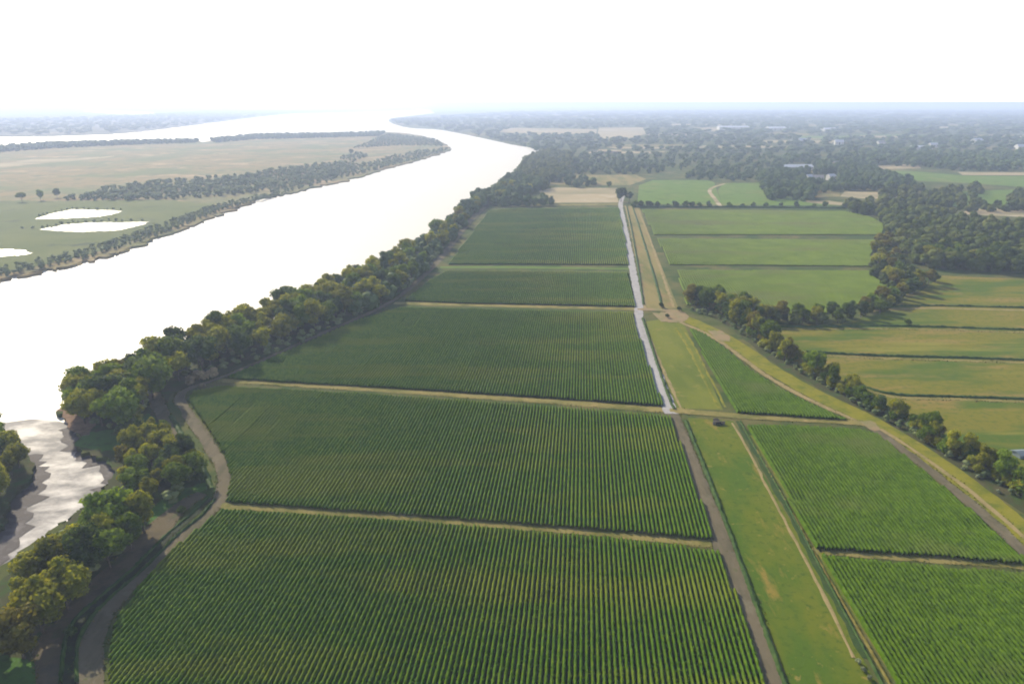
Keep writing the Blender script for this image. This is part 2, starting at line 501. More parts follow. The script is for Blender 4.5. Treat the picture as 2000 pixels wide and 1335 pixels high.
# ------------------------------------------------------------------ ground, water, banks
FAR = 45000.0
main_shore_px = [(-260, 1700), (-170, 1330), (-90, 1200), (0, 1112), (70, 1058), (150, 1000), (215, 945), (226, 915), (205, 893),
                 (160, 876), (150, 862), (158, 842), (130, 822), (122, 800), (160, 775), (250, 748), (300, 722), (400, 675), (500, 638),
                 (600, 593), (700, 546), (800, 492), (880, 430), (935, 388), (985, 358), (1008, 330), (1028, 308), (1058, 296),
                 (1040, 288), (1000, 281), (930, 266), (860, 253), (800, 249), (765, 240), (762, 232), (800, 227), (850, 221)]
ms = shore(main_shore_px, 7.0, 1.2, seed=2)
last = ms[-1]
main_poly = ms + [(last[0] * 1.6, last[1] * 1.5), (-9000, FAR), (FAR, FAR), (FAR, -600), (ms[0][0], -600)]
ground = poly_obj('ground', main_poly, 0.0, M['land'], depth=3.0)

isl_px = [(-700, 305), (-300, 297), (0, 291), (100, 283), (200, 279), (300, 277), (385, 275), (400, 278), (412, 274), (500, 264), (640, 262), (760, 258), (835, 268),
          (878, 290), (830, 309), (760, 327), (700, 346), (640, 360), (560, 378), (500, 391), (440, 412), (340, 452), (250, 484), (160, 512), (80, 527),
          (0, 546), (-150, 590), (-400, 660), (-900, 700)]
isl = shore(isl_px, 14.0, 3.0, seed=4)
island = poly_obj('island', isl, 0.0, M['island'], depth=3.0)

far_px = [(-900, 275), (-300, 272), (0, 267), (120, 265), (240, 260), (350, 248), (460, 234), (560, 223), (660, 220), (740, 217.5), (820, 214)]
fs = shore(far_px, 40.0, 5.0, seed=6)
far_shore = poly_obj('far_shore', fs + [(-8000, FAR), (-FAR, FAR), (-FAR, fs[0][1])], 0.0, M['farshore'], depth=3.0)

cb_px = [(-500, 800), (-200, 820), (-60, 830), (15, 838), (45, 872), (62, 905), (58, 935), (30, 960), (10, 1000), (-10, 1040), (-120, 1090), (-400, 1150)]
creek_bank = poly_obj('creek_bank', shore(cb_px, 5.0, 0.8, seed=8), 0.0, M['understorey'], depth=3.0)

# river surface: one sheet down in the channel
bpy_r = [(-FAR, -600), (3000, -600), (12000, FAR), (-FAR, FAR)]
river = poly_obj('river', bpy_r, -2.0, M['water'])
bed = poly_obj('river_bed', [(-FAR, -650), (FAR, -650), (FAR, FAR), (-FAR, FAR)], -4.0, M['bank'])

# mudflat at the creek mouth (a low uneven sheet breaking the water)
mud_px = [(-500, 1600), (-500, 812), (0, 826), (60, 818), (105, 820), (140, 828), (330, 860), (330, 1600)]
mud = poly_obj('mudflat', GP(mud_px, -1.8), -1.8, M['mud'])

M['darkmud'] = ground_mat('dark_wet_mud', [((0.055, 0.048, 0.05),), ((0.11, 0.10, 0.105), 0.12, 0.5, 0.68)], rough=0.8, spec=0.15, bscale=.6)
strip_obj('mud_margin', [(128, 828, 4), (150, 862, 7), (180, 884, 9), (212, 905, 9), (222, 930, 6), (195, 968, 3)], -1.7, M['darkmud'], seed=18, jit=1.6, step=2.5)
strip_obj('mud_margin', [(58, 880, 4), (66, 915, 8), (50, 952, 10), (28, 985, 11), (6, 1030, 13), (-30, 1100, 14)], -1.7, M['darkmud'], seed=19, jit=1.8, step=2.5)
# ponds and marsh on the island
poly_obj('marsh', shore([(-700, 440), (-200, 400), (0, 392), (120, 393), (300, 390), (415, 400), (425, 409), (330, 444), (200, 488), (80, 518), (0, 536), (-150, 578), (-500, 640)], 15, 1, seed=12), 0.15, M['islandgreen'])
poly_obj('pond', shore([(72, 426), (100, 418), (140, 410), (190, 411), (235, 413), (215, 420), (170, 425), (110, 427)], 8, 1.0, seed=13), 0.3, M['pond'])
poly_obj('pond', shore([(84, 448), (120, 440), (170, 436), (230, 435), (290, 434), (255, 445), (215, 451), (150, 453), (110, 451)], 8, 1.0, seed=14), 0.3, M['pond'])
poly_obj('pond', shore([(-120, 488), (0, 487), (40, 489), (63, 493), (40, 499), (0, 501), (-120, 503)], 8, 1.0, seed=15), 0.3, M['pond'])
poly_obj('sandbank', shore([(-300, 330), (0, 319), (60, 312), (150, 309), (220, 306), (150, 314), (60, 321), (0, 326), (-300, 342)], 20, 3, seed=16), 0.2, M['palefield'])
poly_obj('lagoon', shore([(158, 217.5), (190, 216.8), (230, 217.5), (300, 220), (290, 222), (240, 223), (200, 220.5)], 60, 4, seed=17), 0.4, M['pond'])

# understorey below the river trees, banks
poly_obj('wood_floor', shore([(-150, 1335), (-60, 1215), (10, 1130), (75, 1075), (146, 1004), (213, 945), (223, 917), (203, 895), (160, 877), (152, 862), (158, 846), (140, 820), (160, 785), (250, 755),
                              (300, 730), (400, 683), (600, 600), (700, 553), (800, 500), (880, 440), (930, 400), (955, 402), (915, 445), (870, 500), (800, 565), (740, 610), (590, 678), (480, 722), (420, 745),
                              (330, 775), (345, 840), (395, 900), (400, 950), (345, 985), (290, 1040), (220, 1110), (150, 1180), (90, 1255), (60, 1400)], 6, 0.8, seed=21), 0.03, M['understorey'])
poly_obj('eroded_bank', shore([(117, 799), (127, 824), (150, 846), (172, 848), (182, 832), (172, 806), (150, 788), (135, 786)], 3, .5, seed=26), 0.09, M['redbank'])
poly_obj('bank_grass', shore([(150, 868), (162, 843), (190, 842), (222, 838), (232, 862), (215, 880), (180, 876)], 4, 0.6, seed=22), 0.07, M['bankgrass'])
poly_obj('bank_grass', shore([(270, 820), (285, 808), (305, 820), (310, 840), (290, 845)], 4, 0.5, seed=23), 0.07, M['bankgrass'])
poly_obj('bank_grass', shore([(-100, 1400), (-60, 1290), (0, 1275), (60, 1290), (88, 1310), (80, 1400)], 4, 0.5, seed=24), 0.07, M['bankgrass'])
poly_obj('bank_grass', shore([(285, 1000), (330, 965), (390, 945), (412, 950), (385, 966), (330, 1000), (290, 1035)], 4, 0.5, seed=25), 0.07, M['bankgrass'])

# ------------------------------------------------------------------ tracks and roads
strip_obj('field_edge_track', [(150, 1420, 6.8), (172, 1335, 6.8), (178, 1260, 6.0), (208, 1198, 4.8), (250, 1148, 4.4), (297, 1104, 4.0), (345, 1056, 4.4), (388, 1020, 4.4), (424, 983, 4.8), (437, 945, 4.8), (432, 910, 4.8),
                          (412, 874, 4.8), (388, 838, 4.8), (364, 803, 4.8), (350, 776, 4.8), (372, 757, 3.8), (430, 738, 3.1), (520, 700, 3.1), (620, 655, 3.5), (740, 602, 3.5), (800, 563, 4.2), (860, 505, 5.6), (905, 446, 7.0), (945, 404, 8.4)], 0.10, M['browndirt'], seed=31)
strip_obj('bank_track', [(96, 1420, 7), (106, 1335, 7), (102, 1262, 8), (150, 1188, 8), (205, 1134, 8), (250, 1095, 8), (292, 1048, 9), (345, 996, 7), (395, 963, 5)], 0.08, M['bank'], seed=32)
strip_obj('ditch_bed', [(132, 1420, 3.2), (134, 1335, 3.2), (141, 1250, 3.0), (165, 1204, 2.8), (212, 1158, 2.8), (270, 1108, 2.5), (336, 1042, 2.4), (385, 1000, 2.2), (412, 972, 1.6)], 0.14, M['wetditch'], seed=33)  # flat mud strip; the ditch's shade is put into its dark colour
strip_obj('side_track', [(300, 768, 6), (308, 790, 6), (325, 820, 5.5), (348, 858, 5.5), (372, 890, 5)], 0.08, M['browndirt'], seed=34)
for k, (pts, w) in enumerate([([(118, 1335), (128, 1248), (150, 1208), (200, 1162), (258, 1112), (326, 1044), (376, 1002), (405, 972)], 1.2),
                              ([(150, 1335), (152, 1258), (178, 1206), (224, 1160), (280, 1112), (346, 1046), (395, 1006), (420, 975)], 1.0),
                              ([(334, 812), (352, 845), (372, 876), (392, 905), (404, 930), (412, 955)], 2.4)]):
    ridge_obj('grass_and_ditch_shade', pts, M['tallgrass'], 0.7, w, 'line of dark grass ' + ['on the tree side of the muddy ditch', 'between muddy ditch and field edge track', 'between the two brown tracks at the bend'][k], 'grass', seed=40 + k)

# long farm road
strip_obj('gravel_road', [(1219, 372, 5), (1216, 385, 5.5), (1212, 400, 6), (1216, 425, 6), (1226, 475, 6), (1238, 540, 5.6), (1247, 592, 5.4), (1247, 612, 5.6), (1250, 636, 5.6), (1263, 676, 5.8), (1283, 735, 6), (1304, 790, 6.4), (1312, 808, 7)], 0.16, M['gravel'], seed=35)
strip_obj('dirt_road', [(1312, 806, 6), (1322, 824, 5), (1336, 860, 5), (1358, 920, 5.4), (1392, 1010, 6), (1412, 1068, 6.4), (1445, 1150, 6.4), (1475, 1230, 6.4), (1513, 1335, 6.6), (1560, 1460, 6.6)], 0.12, M['browndirt'], seed=36)
ridge_obj('grass_and_ditch_shade', [(1340, 822), (1360, 872), (1381, 925), (1404, 985), (1432, 1058), (1462, 1140), (1498, 1240), (1534, 1335), (1580, 1450)], M['tallgrass'], 0.8, 1.6, 'dark green line for ditch shade along the right edge of the dirt road', 'grass', seed=44)  # dark grass ridge painted in for the shaded ditch
ridge_obj('grass_and_ditch_shade', [(1255, 622), (1270, 668), (1290, 730), (1310, 785), (1318, 800)], M['tallgrass'], 1.0, 1.6, 'dark grass line beside the near bend of the gravel road', 'grass', seed=45)
ridge_obj('grass_and_ditch_shade', [(1224, 402), (1234, 450), (1246, 520), (1257, 595)], M['tallgrass'], 0.9, 1.8, 'dark grass line beside the far straight of the gravel road', 'grass', seed=46, step=1.5)

# levee pasture between road and canal
poly_obj('pasture', GP([(1343, 815), (1432, 822), (1470, 890), (1540, 1010), (1612, 1145), (1680, 1275), (1712, 1335), (1790, 1480), (1600, 1480), (1540, 1335), (1470, 1150), (1408, 985), (1365, 880)]), 0.04, M['grass'])
poly_obj('meadow', GP([(1258, 628), (1300, 622), (1334, 628), (1362, 690), (1412, 800), (1322, 797), (1300, 742), (1276, 680)]), 0.04, M['olivegrass'])
poly_obj('dry_meadow', GP([(1222, 402), (1248, 403), (1272, 470), (1300, 540), (1325, 602), (1258, 603), (1246, 525), (1232, 445)]), 0.04, M['drygrass'])
strip_obj('footpath', [(1243, 404, 2.0), (1263, 450, 2.0), (1288, 520, 1.8), (1316, 600, 1.8)], 0.10, M['tan'], seed=51)
strip_obj('footpath', [(1222, 402, 2.2), (1233, 450, 2.2), (1248, 530, 2.0), (1260, 602, 1.8)], 0.10, M['tan'], seed=52)
ridge_obj('grass_and_ditch_shade', [(1236, 404), (1254, 460), (1278, 540), (1294, 600)], M['tallgrass'], 0.7, 2.0, 'grey green ditch grass inside the long tan meadow strip', 'grass', seed=53, step=1.5)
strip_obj('footpath', [(1430, 826, 1.0), (1458, 874, 1.0), (1490, 935, 1.0), (1530, 1012, .95), (1572, 1092, .95), (1612, 1170, .9), (1648, 1245, .9), (1667, 1284, .8)], 0.12, M['tan'], seed=54, jit=.15)
strip_obj('footpath', [(1320, 640, 1.4), (1345, 680, 1.4), (1372, 735, 1.3), (1404, 798, 1.3)], 0.10, M['yellowgrass'], seed=55)
strip_obj('footpath', [(1332, 640, 1.0), (1358, 680, 1.0), (1386, 735, 1.0), (1416, 795, 1.0)], 0.10, M['yellowgrass'], seed=56)
strip_obj('footpath', [(1268, 660, 1.6), (1292, 715, 1.6), (1318, 772, 1.5), (1332, 800, 1.6)], 0.10, M['tan'], seed=57)
strip_obj('canal_bed', [(1440, 822, 1.5), (1472, 880, 1.6), (1507, 940, 1.6), (1552, 1025, 1.6), (1595, 1105, 1.6), (1643, 1195, 1.6), (1690, 1285, 1.6)], 0.06, M['ditchgrass'], seed=58)
ridge_obj('canal_grass', [(1446, 822), (1478, 880), (1514, 942), (1560, 1027), (1602, 1107), (1650, 1197), (1700, 1290), (1735, 1360)], M['tallgrass'], 0.5, 0.9, 'dark grass line in the narrow canal beside the tan footpath', 'grass', seed=59)
ridge_obj('straw_grass', [(1462, 850), (1490, 900), (1528, 966), (1572, 1046), (1606, 1106), (1650, 1182), (1700, 1268), (1740, 1338), (1800, 1440)], M['strawgrass'], 0.4, 0.9, 'yellow straw grass line along the cane edge right of canal', 'grass', seed=60)

strip_obj('canal_verge', [(1470, 850, 1.6), (1500, 900, 1.8), (1540, 966, 2.0), (1585, 1046, 2.2), (1620, 1106, 2.4), (1666, 1182, 2.6), (1720, 1268, 2.8), (1764, 1338, 2.8), (1830, 1440, 2.8)], 0.07, M['olivegrass'], seed=79)
# cross tracks between the cane blocks
strip_obj('cross_track', [(425, 985, 4.5), (560, 993, 4.5), (760, 1006, 4.5), (950, 1020, 4.8), (1180, 1039, 5), (1392, 1060, 5.5), (1434, 1068, 5)], 0.07, M['trackgrass'], seed=61)
strip_obj('cross_track', [(420, 741, 5), (560, 750, 5), (800, 765, 5), (1050, 782, 5.2), (1310, 801, 6)], 0.07, M['trackgrass'], seed=62)
strip_obj('cross_track', [(1308, 801, 6), (1360, 805, 5), (1432, 812, 5), (1560, 819, 4.5), (1690, 827, 5)], 0.18, M['trackgrass'], seed=63)
strip_obj('cross_track', [(770, 592, 6), (900, 595, 6), (1060, 599, 6), (1245, 603, 6)], 0.07, M['trackgrass'], seed=64)
strip_obj('cross_track', [(1245, 604, 6), (1290, 605, 6), (1330, 607, 6)], 0.18, M['tanred'], seed=65)
strip_obj('cross_track', [(860, 522, 6), (1000, 522, 6), (1228, 525, 6)], 0.07, M['greenfield'], seed=66)
strip_obj('cross_track', [(1590, 1075, 4), (1700, 1082, 4), (1850, 1093, 4), (2080, 1110, 4)], 0.07, M['trackgrass'], seed=67)
strip_obj('headland', [(1000, 402, 14), (1100, 400, 14), (1212, 399, 14)], 0.07, M['trackgrass'], seed=68)

# track below the right-hand hedge
strip_obj('hedge_shade_strip', [(1345, 596, 9), (1372, 606, 9), (1420, 628, 9), (1466, 660, 9), (1500, 690, 9), (1545, 717, 9), (1600, 748, 9), (1680, 791, 9), (1760, 836, 9), (1830, 878, 9), (1900, 924, 9), (1965, 964, 9), (2060, 1020, 9)], 0.06, M['understorey'], seed=70, jit=.6)  # dark litter strip painted in for the hedge's cast shade
strip_obj('hedge_verge', [(1310, 612, 10), (1352, 628, 10.5), (1400, 651, 10.5), (1450, 681, 10.5), (1495, 714, 10.5), (1540, 741, 10.5), (1600, 774, 10.5), (1660, 802, 10.5), (1720, 832, 10.5), (1790, 876, 10.5), (1850, 918, 10.5), (1920, 971, 10.5), (1990, 1031, 10.5), (2080, 1106, 10.5)], 0.09, M['yellowgrass'], seed=71)
strip_obj('hedge_track', [(1300, 614, 3.5), (1340, 634, 3), (1380, 652, 3), (1425, 680, 3), (1470, 715, 3), (1520, 748, 3), (1585, 783, 3), (1640, 808, 3), (1695, 832, 3.2)], 0.15, M['tan'], seed=72)
strip_obj('hedge_track', [(1690, 828, 4), (1725, 850, 4), (1780, 890, 4.2), (1840, 937, 4.4), (1910, 995, 4.4), (1985, 1062, 4.4), (2060, 1130, 4.4)], 0.15, M['browndirt'], seed=73)
strip_obj('hedge_track', [(1720, 838, 1.8), (1780, 876, 1.8), (1850, 926, 1.8), (1920, 980, 1.8), (1992, 1042, 1.8), (2060, 1100, 1.8)], 0.20, M['tan'], seed=74)
poly_obj('bare_patch', shore([(1682, 824), (1700, 823), (1716, 834), (1708, 841), (1692, 835)], 3, .5, seed=75), 0.24, M['tanred'])
poly_obj('bare_patch', shore([(1275, 612), (1330, 608), (1345, 622), (1325, 630), (1290, 628)], 3, .5, seed=76), 0.24, M['tanred'])
poly_obj('bare_patch', shore([(1380, 645), (1412, 648), (1428, 664), (1405, 668)], 3, .5, seed=77), 0.24, M['tanred'])

# hay strips beyond the hedge
S_lines = [[(1470, 640), (1560, 641), (1760, 640), (2000, 647), (2300, 656)],
           [(1575, 690), (1700, 697), (1850, 701), (2000, 706), (2300, 716)],
           [(1650, 745), (1740, 772), (1850, 777), (2000, 782), (2300, 792)],
           [(1690, 606), (1810, 600), (2000, 604), (2300, 610)]]
poly_obj('hay_meadow', GP([(1480, 634), (1640, 634), (1720, 612), (1790, 575), (1840, 538), (2000, 545), (2500, 562), (2900, 950), (2500, 1200), (2060, 1010), (1900, 915), (1760, 830), (1640, 765), (1545, 705)]), 0.03, M['strip'])
for k, L in enumerate(S_lines):
    strip_obj('hay_track', [(p[0], p[1] + 2, 2.6) for p in L], 0.10, M['trackgrass' if k != 3 else 'tan'], seed=80 + k)
    ridge_obj('grass_and_ditch_shade', [(p[0], p[1] - 3) for p in L], M['tallgrass'], 0.9, 2.2,  # dark tone carries the shade of the ditch sides
              'dark line of shaded ditch grass ' + ['across hay strips just below the curved tree belt', 'across the middle of the olive hay strips', 'nearest the camera across the olive hay strips', 'farthest across hay strips below the dark wood'][k], 'grass', seed=90 + k, step=1.2)

# far fields
poly_obj('far_field', GP([(1245, 398), (1248, 362), (1275, 352), (1380, 352), (1395, 356), (1400, 372), (1412, 400)]), 0.05, M['greenfield'])
poly_obj('far_field', GP([(1412, 401), (1402, 372), (1412, 358), (1495, 357), (1510, 378), (1580, 392), (1640, 401)]), 0.05, M['greenfield'])
strip_obj('farm_track', [(1406, 402, 6), (1396, 388, 6), (1386, 374, 6), (1393, 366, 6), (1415, 359, 5)], 0.12, M['palefield'], seed=84)
poly_obj('far_field', GP([(1050, 372), (1085, 366), (1205, 367), (1208, 396), (1080, 396)]), 0.05, M['palefield'])
poly_obj('far_field', GP([(1060, 360), (1100, 343), (1240, 341), (1262, 350), (1230, 362)]), 0.05, M['drygrass'])
poly_obj('far_field', GP([(1640, 384), (1650, 374), (1745, 376), (1752, 386), (1700, 389)]), 0.05, M['palefield'])
poly_obj('far_field', GP([(1580, 386), (1600, 372), (1640, 372), (1640, 384)]), 0.05, M['drygrass'])
poly_obj('far_field', GP([(1560, 391), (1620, 392), (1660, 398), (1640, 401), (1580, 396)]), 0.07, M['palefield'])
poly_obj('far_field', GP([(1710, 332), (1790, 335), (1880, 343), (2100, 345), (2100, 372), (1900, 358), (1770, 352)]), 0.05, M['greenfield'])
poly_obj('far_field', GP([(1700, 324), (1790, 320), (1800, 329), (1710, 331)]), 0.05, M['palefield'])
poly_obj('far_field', GP([(1870, 336), (2200, 337), (2200, 343), (1880, 342)]), 0.08, M['palefield'])
poly_obj('far_field', GP([(1800, 388), (1880, 374), (2100, 366), (2100, 420), (1940, 412), (1820, 398)]), 0.04, M['greenfield'])
poly_obj('far_field', GP([(1870, 418), (1900, 407), (2100, 404), (2100, 428), (1960, 422)]), 0.06, M['palefield'])
poly_obj('far_field', GP([(1165, 270), (1170, 250), (1255, 249), (1262, 262), (1220, 272)]), 0.05, M['palefield'])
poly_obj('far_field', GP([(960, 257), (1000, 250), (1165, 253), (1165, 261), (1060, 263)]), 0.05, M['palefield'])
poly_obj('far_field', GP([(1160, 300), (1170, 292), (1215, 293), (1205, 300)]), 0.05, M['palefield'])

# ------------------------------------------------------------------ cane blocks
crop_field('cane_field', [(207, 1335 + 190), (215, 1260), (232, 1200), (300, 1118), (350, 1066), (434, 987, 1.9), (600, 997, 1.9), (800, 1010, 1.9), (1000, 1026, 1.9), (1200, 1043, 1.9), (1402, 1065, 1.9), (1436, 1160), (1485, 1300), (1545, 1480), (1545, 1525)], 1140, M['cane'],
           'dark green cane rows filling the foreground, nearest block', step=0.45, tufts=2.2, seed=101)
crop_field('cane_field', [(440, 983), (452, 935), (440, 890), (405, 835), (368, 783), (380, 766), (430, 749, 1.9), (700, 763, 1.9), (1000, 783, 1.9), (1308, 806, 1.9), (1330, 870), (1360, 955), (1393, 1056), (1180, 1038), (900, 1016), (600, 994)], 1140, M['cane'],
           'wide green cane block between the two nearest cross tracks', step=0.5, tufts=1.6, seed=102)
crop_field('cane_field', [(440, 740), (520, 706), (620, 662), (700, 626), (782, 596, 1.9), (1000, 601, 1.9), (1238, 606, 1.9), (1246, 650), (1266, 710), (1296, 794), (1050, 777), (800, 761), (560, 748)], 1140, M['cane'],
           'green cane block ending at the bend of the gravel road', step=0.7, tufts=1.2, seed=103)
crop_field('cane_field', [(790, 588), (840, 548), (872, 526, 1.9), (1000, 526, 1.9), (1226, 528, 1.9), (1240, 600), (1060, 596), (900, 593)], 1140, M['cane'],
           'narrow hazy cane block below the faint far cross track', step=1.2, seed=104)
crop_field('cane_field', [(875, 517), (915, 465), (955, 412), (1000, 405, 1.9), (1209, 404, 1.9), (1222, 470), (1228, 518), (1000, 517)], 1140, M['cane'],
           'farthest hazy cane block left of the gravel road', step=1.8, seed=105, cross=4, spacing=1.8, width=.62)
crop_field('cane_field', [(1348, 642), (1378, 655), (1420, 685), (1462, 722), (1515, 756), (1580, 790), (1640, 815), (1676, 824), (1560, 816), (1440, 808), (1400, 740), (1372, 690)], 1080, M['canebright'],
           'wedge shaped cane block between meadow and hedge track', step=0.7, tufts=1.2, seed=106, spacing=1.3, width=.54)
crop_field('cane_field', [(1460, 832), (1560, 826, 1.9), (1680, 833, 1.9), (1715, 850), (1770, 895), (1830, 944), (1900, 1003), (1970, 1068), (2015, 1106), (1850, 1091), (1700, 1081), (1595, 1074), (1540, 975)], 1080, M['canebright'],
           'bright green cane block right of the canal, above right cross track', step=0.5, tufts=1.6, seed=107, spacing=1.3, width=.54)
crop_field('cane_field', [(1606, 1086), (1700, 1086, 1.9), (1850, 1099, 1.9), (2100, 1118, 1.9), (2300, 1480), (1850, 1480), (1752, 1335), (1690, 1232), (1640, 1148)], 1080, M['canebright'],
           'bright cane rows in the bottom right corner beside the canal', step=0.45, tufts=2.2, seed=108, spacing=1.3, width=.52)
crop_field('cane_field', [(1322, 520 + 8), (1698, 526, 1.5), (1712, 545), (1735, 560), (1720, 590), (1640, 612), (1540, 615), (1480, 600), (1342, 596)], 1180, M['canepale'],
           'pale green cane block above the tree belt, nearest of three', step=1.2, seed=109, cross=4, h=1.3, spacing=1.8, width=.78)
crop_field('cane_field', [(1284, 466), (1500, 465, 1.5), (1716, 466, 1.5), (1700, 500), (1706, 521), (1500, 519), (1308, 518)], 1180, M['canepale'],
           'pale green cane block in the middle of three right of road', step=1.6, seed=110, cross=4, h=1.3, spacing=1.8, width=.78)
crop_field('cane_field', [(1254, 410), (1450, 409, 1.5), (1650, 411, 1.5), (1700, 424), (1728, 440), (1722, 459), (1500, 459), (1278, 459)], 1180, M['canepale'],
           'pale green cane block farthest of three right of road', step=2.0, seed=111, cross=4, h=1.3, spacing=1.8, width=.78)


# ------------------------------------------------------------------ loose grass tufts
def tufts_obj(name, P, hrange, wrange, mat, label, seed):
    r = np.random.default_rng(seed)
    m = len(P)
    Vs, Ts, off = [], [], 0
    for k in range(3):
        az = r.uniform(0, 2 * np.pi, m)
        h = r.uniform(*hrange, m)
        w = r.uniform(*wrange, m)
        d = np.stack([np.cos(az), np.sin(az)], 1)
        lean = r.normal(0, 0.35, (m, 2)) * h[:, None]
        j = r.normal(0, 0.12, (m, 2))
        q = [np.concatenate([P + j - d * w[:, None], np.full((m, 1), 0.02)], 1), np.concatenate([P + j + d * w[:, None], np.full((m, 1), 0.02)], 1),
             np.concatenate([P + j + d * w[:, None] * .8 + lean, h[:, None]], 1), np.concatenate([P + j - d * w[:, None] * .8 + lean, h[:, None] * .8], 1)]
        Vs.append(np.stack(q, 1).reshape(-1, 3))
        i = np.arange(m) * 4 + off
        Ts.append(np.stack([i, i + 1, i + 2, i + 3], 1))
        off += 4 * m
    o = obj(name, np_mesh(name, np.concatenate(Vs), np.concatenate(Ts).astype(np.int32), mat))
    return tag(o, label, 'grass', None, 'stuff')


_r = np.random.default_rng(66)
_pts = []
for a, b in EDGES:
    for e in (a, b):
        e = e[(e[:, 1] < 480)]
        if len(e) < 3:
            continue
        sl = np.concatenate([[0], np.cumsum(np.linalg.norm(np.diff(e, axis=0), axis=1))])
        t = np.arange(0, sl[-1], 0.30) + _r.uniform(0, .3)
        clump = np.interp(t, np.arange(0, sl[-1] + 8, 3.0), _r.random(len(np.arange(0, sl[-1] + 8, 3.0))))
        t = t[_r.random(len(t)) < clump * 1.2 - .1]
        p = np.stack([np.interp(t, sl, e[:, 0]), np.interp(t, sl, e[:, 1])], 1)
        _pts.append(p + _r.normal(0, 0.42, p.shape))
_pts = np.concatenate(_pts)
_half = _r.random(len(_pts)) < .55
tufts_obj('verge_grass', _pts[_half], (.12, .34), (.12, .3), M['vergegreen'], 'scattered green grass tufts fringing the dirt tracks', 67)
tufts_obj('verge_grass', _pts[~_half], (.1, .3), (.12, .3), M['strawgrass'], 'scattered dry straw tufts fringing the dirt tracks', 68)


# ------------------------------------------------------------------ trees
def tube(V, Fq, p0, p1, r0, r1, sides=6):
    p0, p1 = np.array(p0, float), np.array(p1, float)
    ax = p1 - p0
    ax /= np.linalg.norm(ax)
    a = np.cross(ax, [0.3, 1, 0.2])
    a /= np.linalg.norm(a)
    b = np.cross(ax, a)
    o = len(V)
    for p, r in ((p0, r0), (p1, r1)):
        for k in range(sides):
            t = 2 * math.pi * k / sides
            V.append(p + r * (math.cos(t) * a + math.sin(t) * b))
    for k in range(sides):
        j = (k + 1) % sides
        Fq.append((o + k, o + j, o + sides + j, o + sides + k))


ICO_V = []
_g = (1 + 5 ** .5) / 2
for _a in (-1, 1):
    for _b in (-_g, _g):
        ICO_V += [(0, _a, _b), (_a, _b, 0), (_b, 0, _a)]
ICO_V = np.array(ICO_V) / math.hypot(1, _g)
_e = [(i, j, k) for i in range(12) for j in range(i + 1, 12) for k in range(j + 1, 12)]
ICO_F = []
for (i, j, k) in _e:
    a, b, c = ICO_V[i], ICO_V[j], ICO_V[k]
    if max(np.linalg.norm(a - b), np.linalg.norm(b - c), np.linalg.norm(a - c)) < 1.1:
        ICO_F.append((i, j, k) if np.dot(np.cross(b - a, c - a), a) > 0 else (i, k, j))
ICO_F = np.array(ICO_F, dtype=np.int32)


def rand_dirs(r, n):
    d = r.normal(size=(n, 3))
    return d / np.linalg.norm(d, axis=1)[:, None]


def crown_arrays(seed, height, radius, base, nlobes, ncards, card, lobe_r, spread=1.0, core=0.72):
    r = np.random.default_rng(seed)
    cz = (height + base) / 2
    rz = (height - base) / 2
    lobes = []
    for k in range(nlobes):
        d = rand_dirs(r, 1)[0]
        f = r.uniform(0.25, 1.0) ** 0.6
        c = np.array([d[0] * radius * f * .72, d[1] * radius * f * .72, cz + d[2] * rz * f * .74])
        # crowns carry more of their mass above the middle
        c[2] += 0.08 * rz
        lr = lobe_r * r.uniform(0.65, 1.25)
        lobes.append((c, lr))
    tot = sum(l[1] ** 2 for l in lobes)
    Vs, Fq, Ft, off = [], [], [], 0
    for c, lr in lobes:
        n = int(ncards * lr ** 2 / tot)
        d = rand_dirs(r, n)
        sq = np.array([1, 1, 0.82])
        p = c + d * sq * (lr * (r.uniform(0.72, 1.12, n) ** 1.0))[:, None]
        nn = d + r.normal(0, 0.45, (n, 3))
        nn /= np.linalg.norm(nn, axis=1)[:, None]
        a = np.cross(nn, rand_dirs(r, n))
        a /= np.linalg.norm(a, axis=1)[:, None] + 1e-9
        b = np.cross(nn, a)
        s = card * r.uniform(0.55, 1.25, n)
        e = s * r.uniform(0.5, 1.0, n)
        fold = s * r.uniform(-0.1, 0.45, n)
        q = [p + a * s[:, None] - nn * fold[:, None], p + b * e[:, None], p - a * s[:, None] - nn * fold[:, None], p - b * e[:, None]]
        Vs.append(np.stack(q, 1).reshape(-1, 3))
        i = np.arange(n) * 4 + off
        Ft.append(np.stack([i, i + 1, i + 3], 1))
        Ft.append(np.stack([i + 1, i + 2, i + 3], 1))
        off += 4 * n
        if core:
            Vs.append(c + ICO_V * lr * core * r.uniform(0.85, 1.1, (12, 1)))
            Ft.append(ICO_F + off)
            off += 12
    return np.concatenate(Vs), np.concatenate(Ft).astype(np.int32), lobes


def make_proto(seed, height, radius, base, nlobes, ncards, card, lobe_r, core=0.7):
    V, T, lobes = crown_arrays(seed, height, radius, base, nlobes, ncards, card, lobe_r, core=core)
    cm = np_mesh('crown', V, T, M['leaf_green'])
    r = random.Random(seed)
    tv, tf = [], []
    top = base + (height - base) * 0.55
    x, y = r.uniform(-.5, .5), r.uniform(-.5, .5)
    tube(tv, tf, (0, 0, -0.3), (x * .5, y * .5, base * 0.8), height * .022 + .06, height * .016 + .04, 8)
    tube(tv, tf, (x * .5, y * .5, base * 0.8), (x, y, top), height * .016 + .04, height * .007, 8)
    for c, lr in lobes[:7]:
        zz = base * 0.7 + (top - base * 0.7) * r.uniform(0.05, 0.8)
        tube(tv, tf, (x * .6, y * .6, zz), tuple(c), height * .009, height * .003, 5)
    tm = np_mesh('trunk', np.array(tv), np.array(tf, dtype=np.int32), M['bark'])
    return cm, tm, height


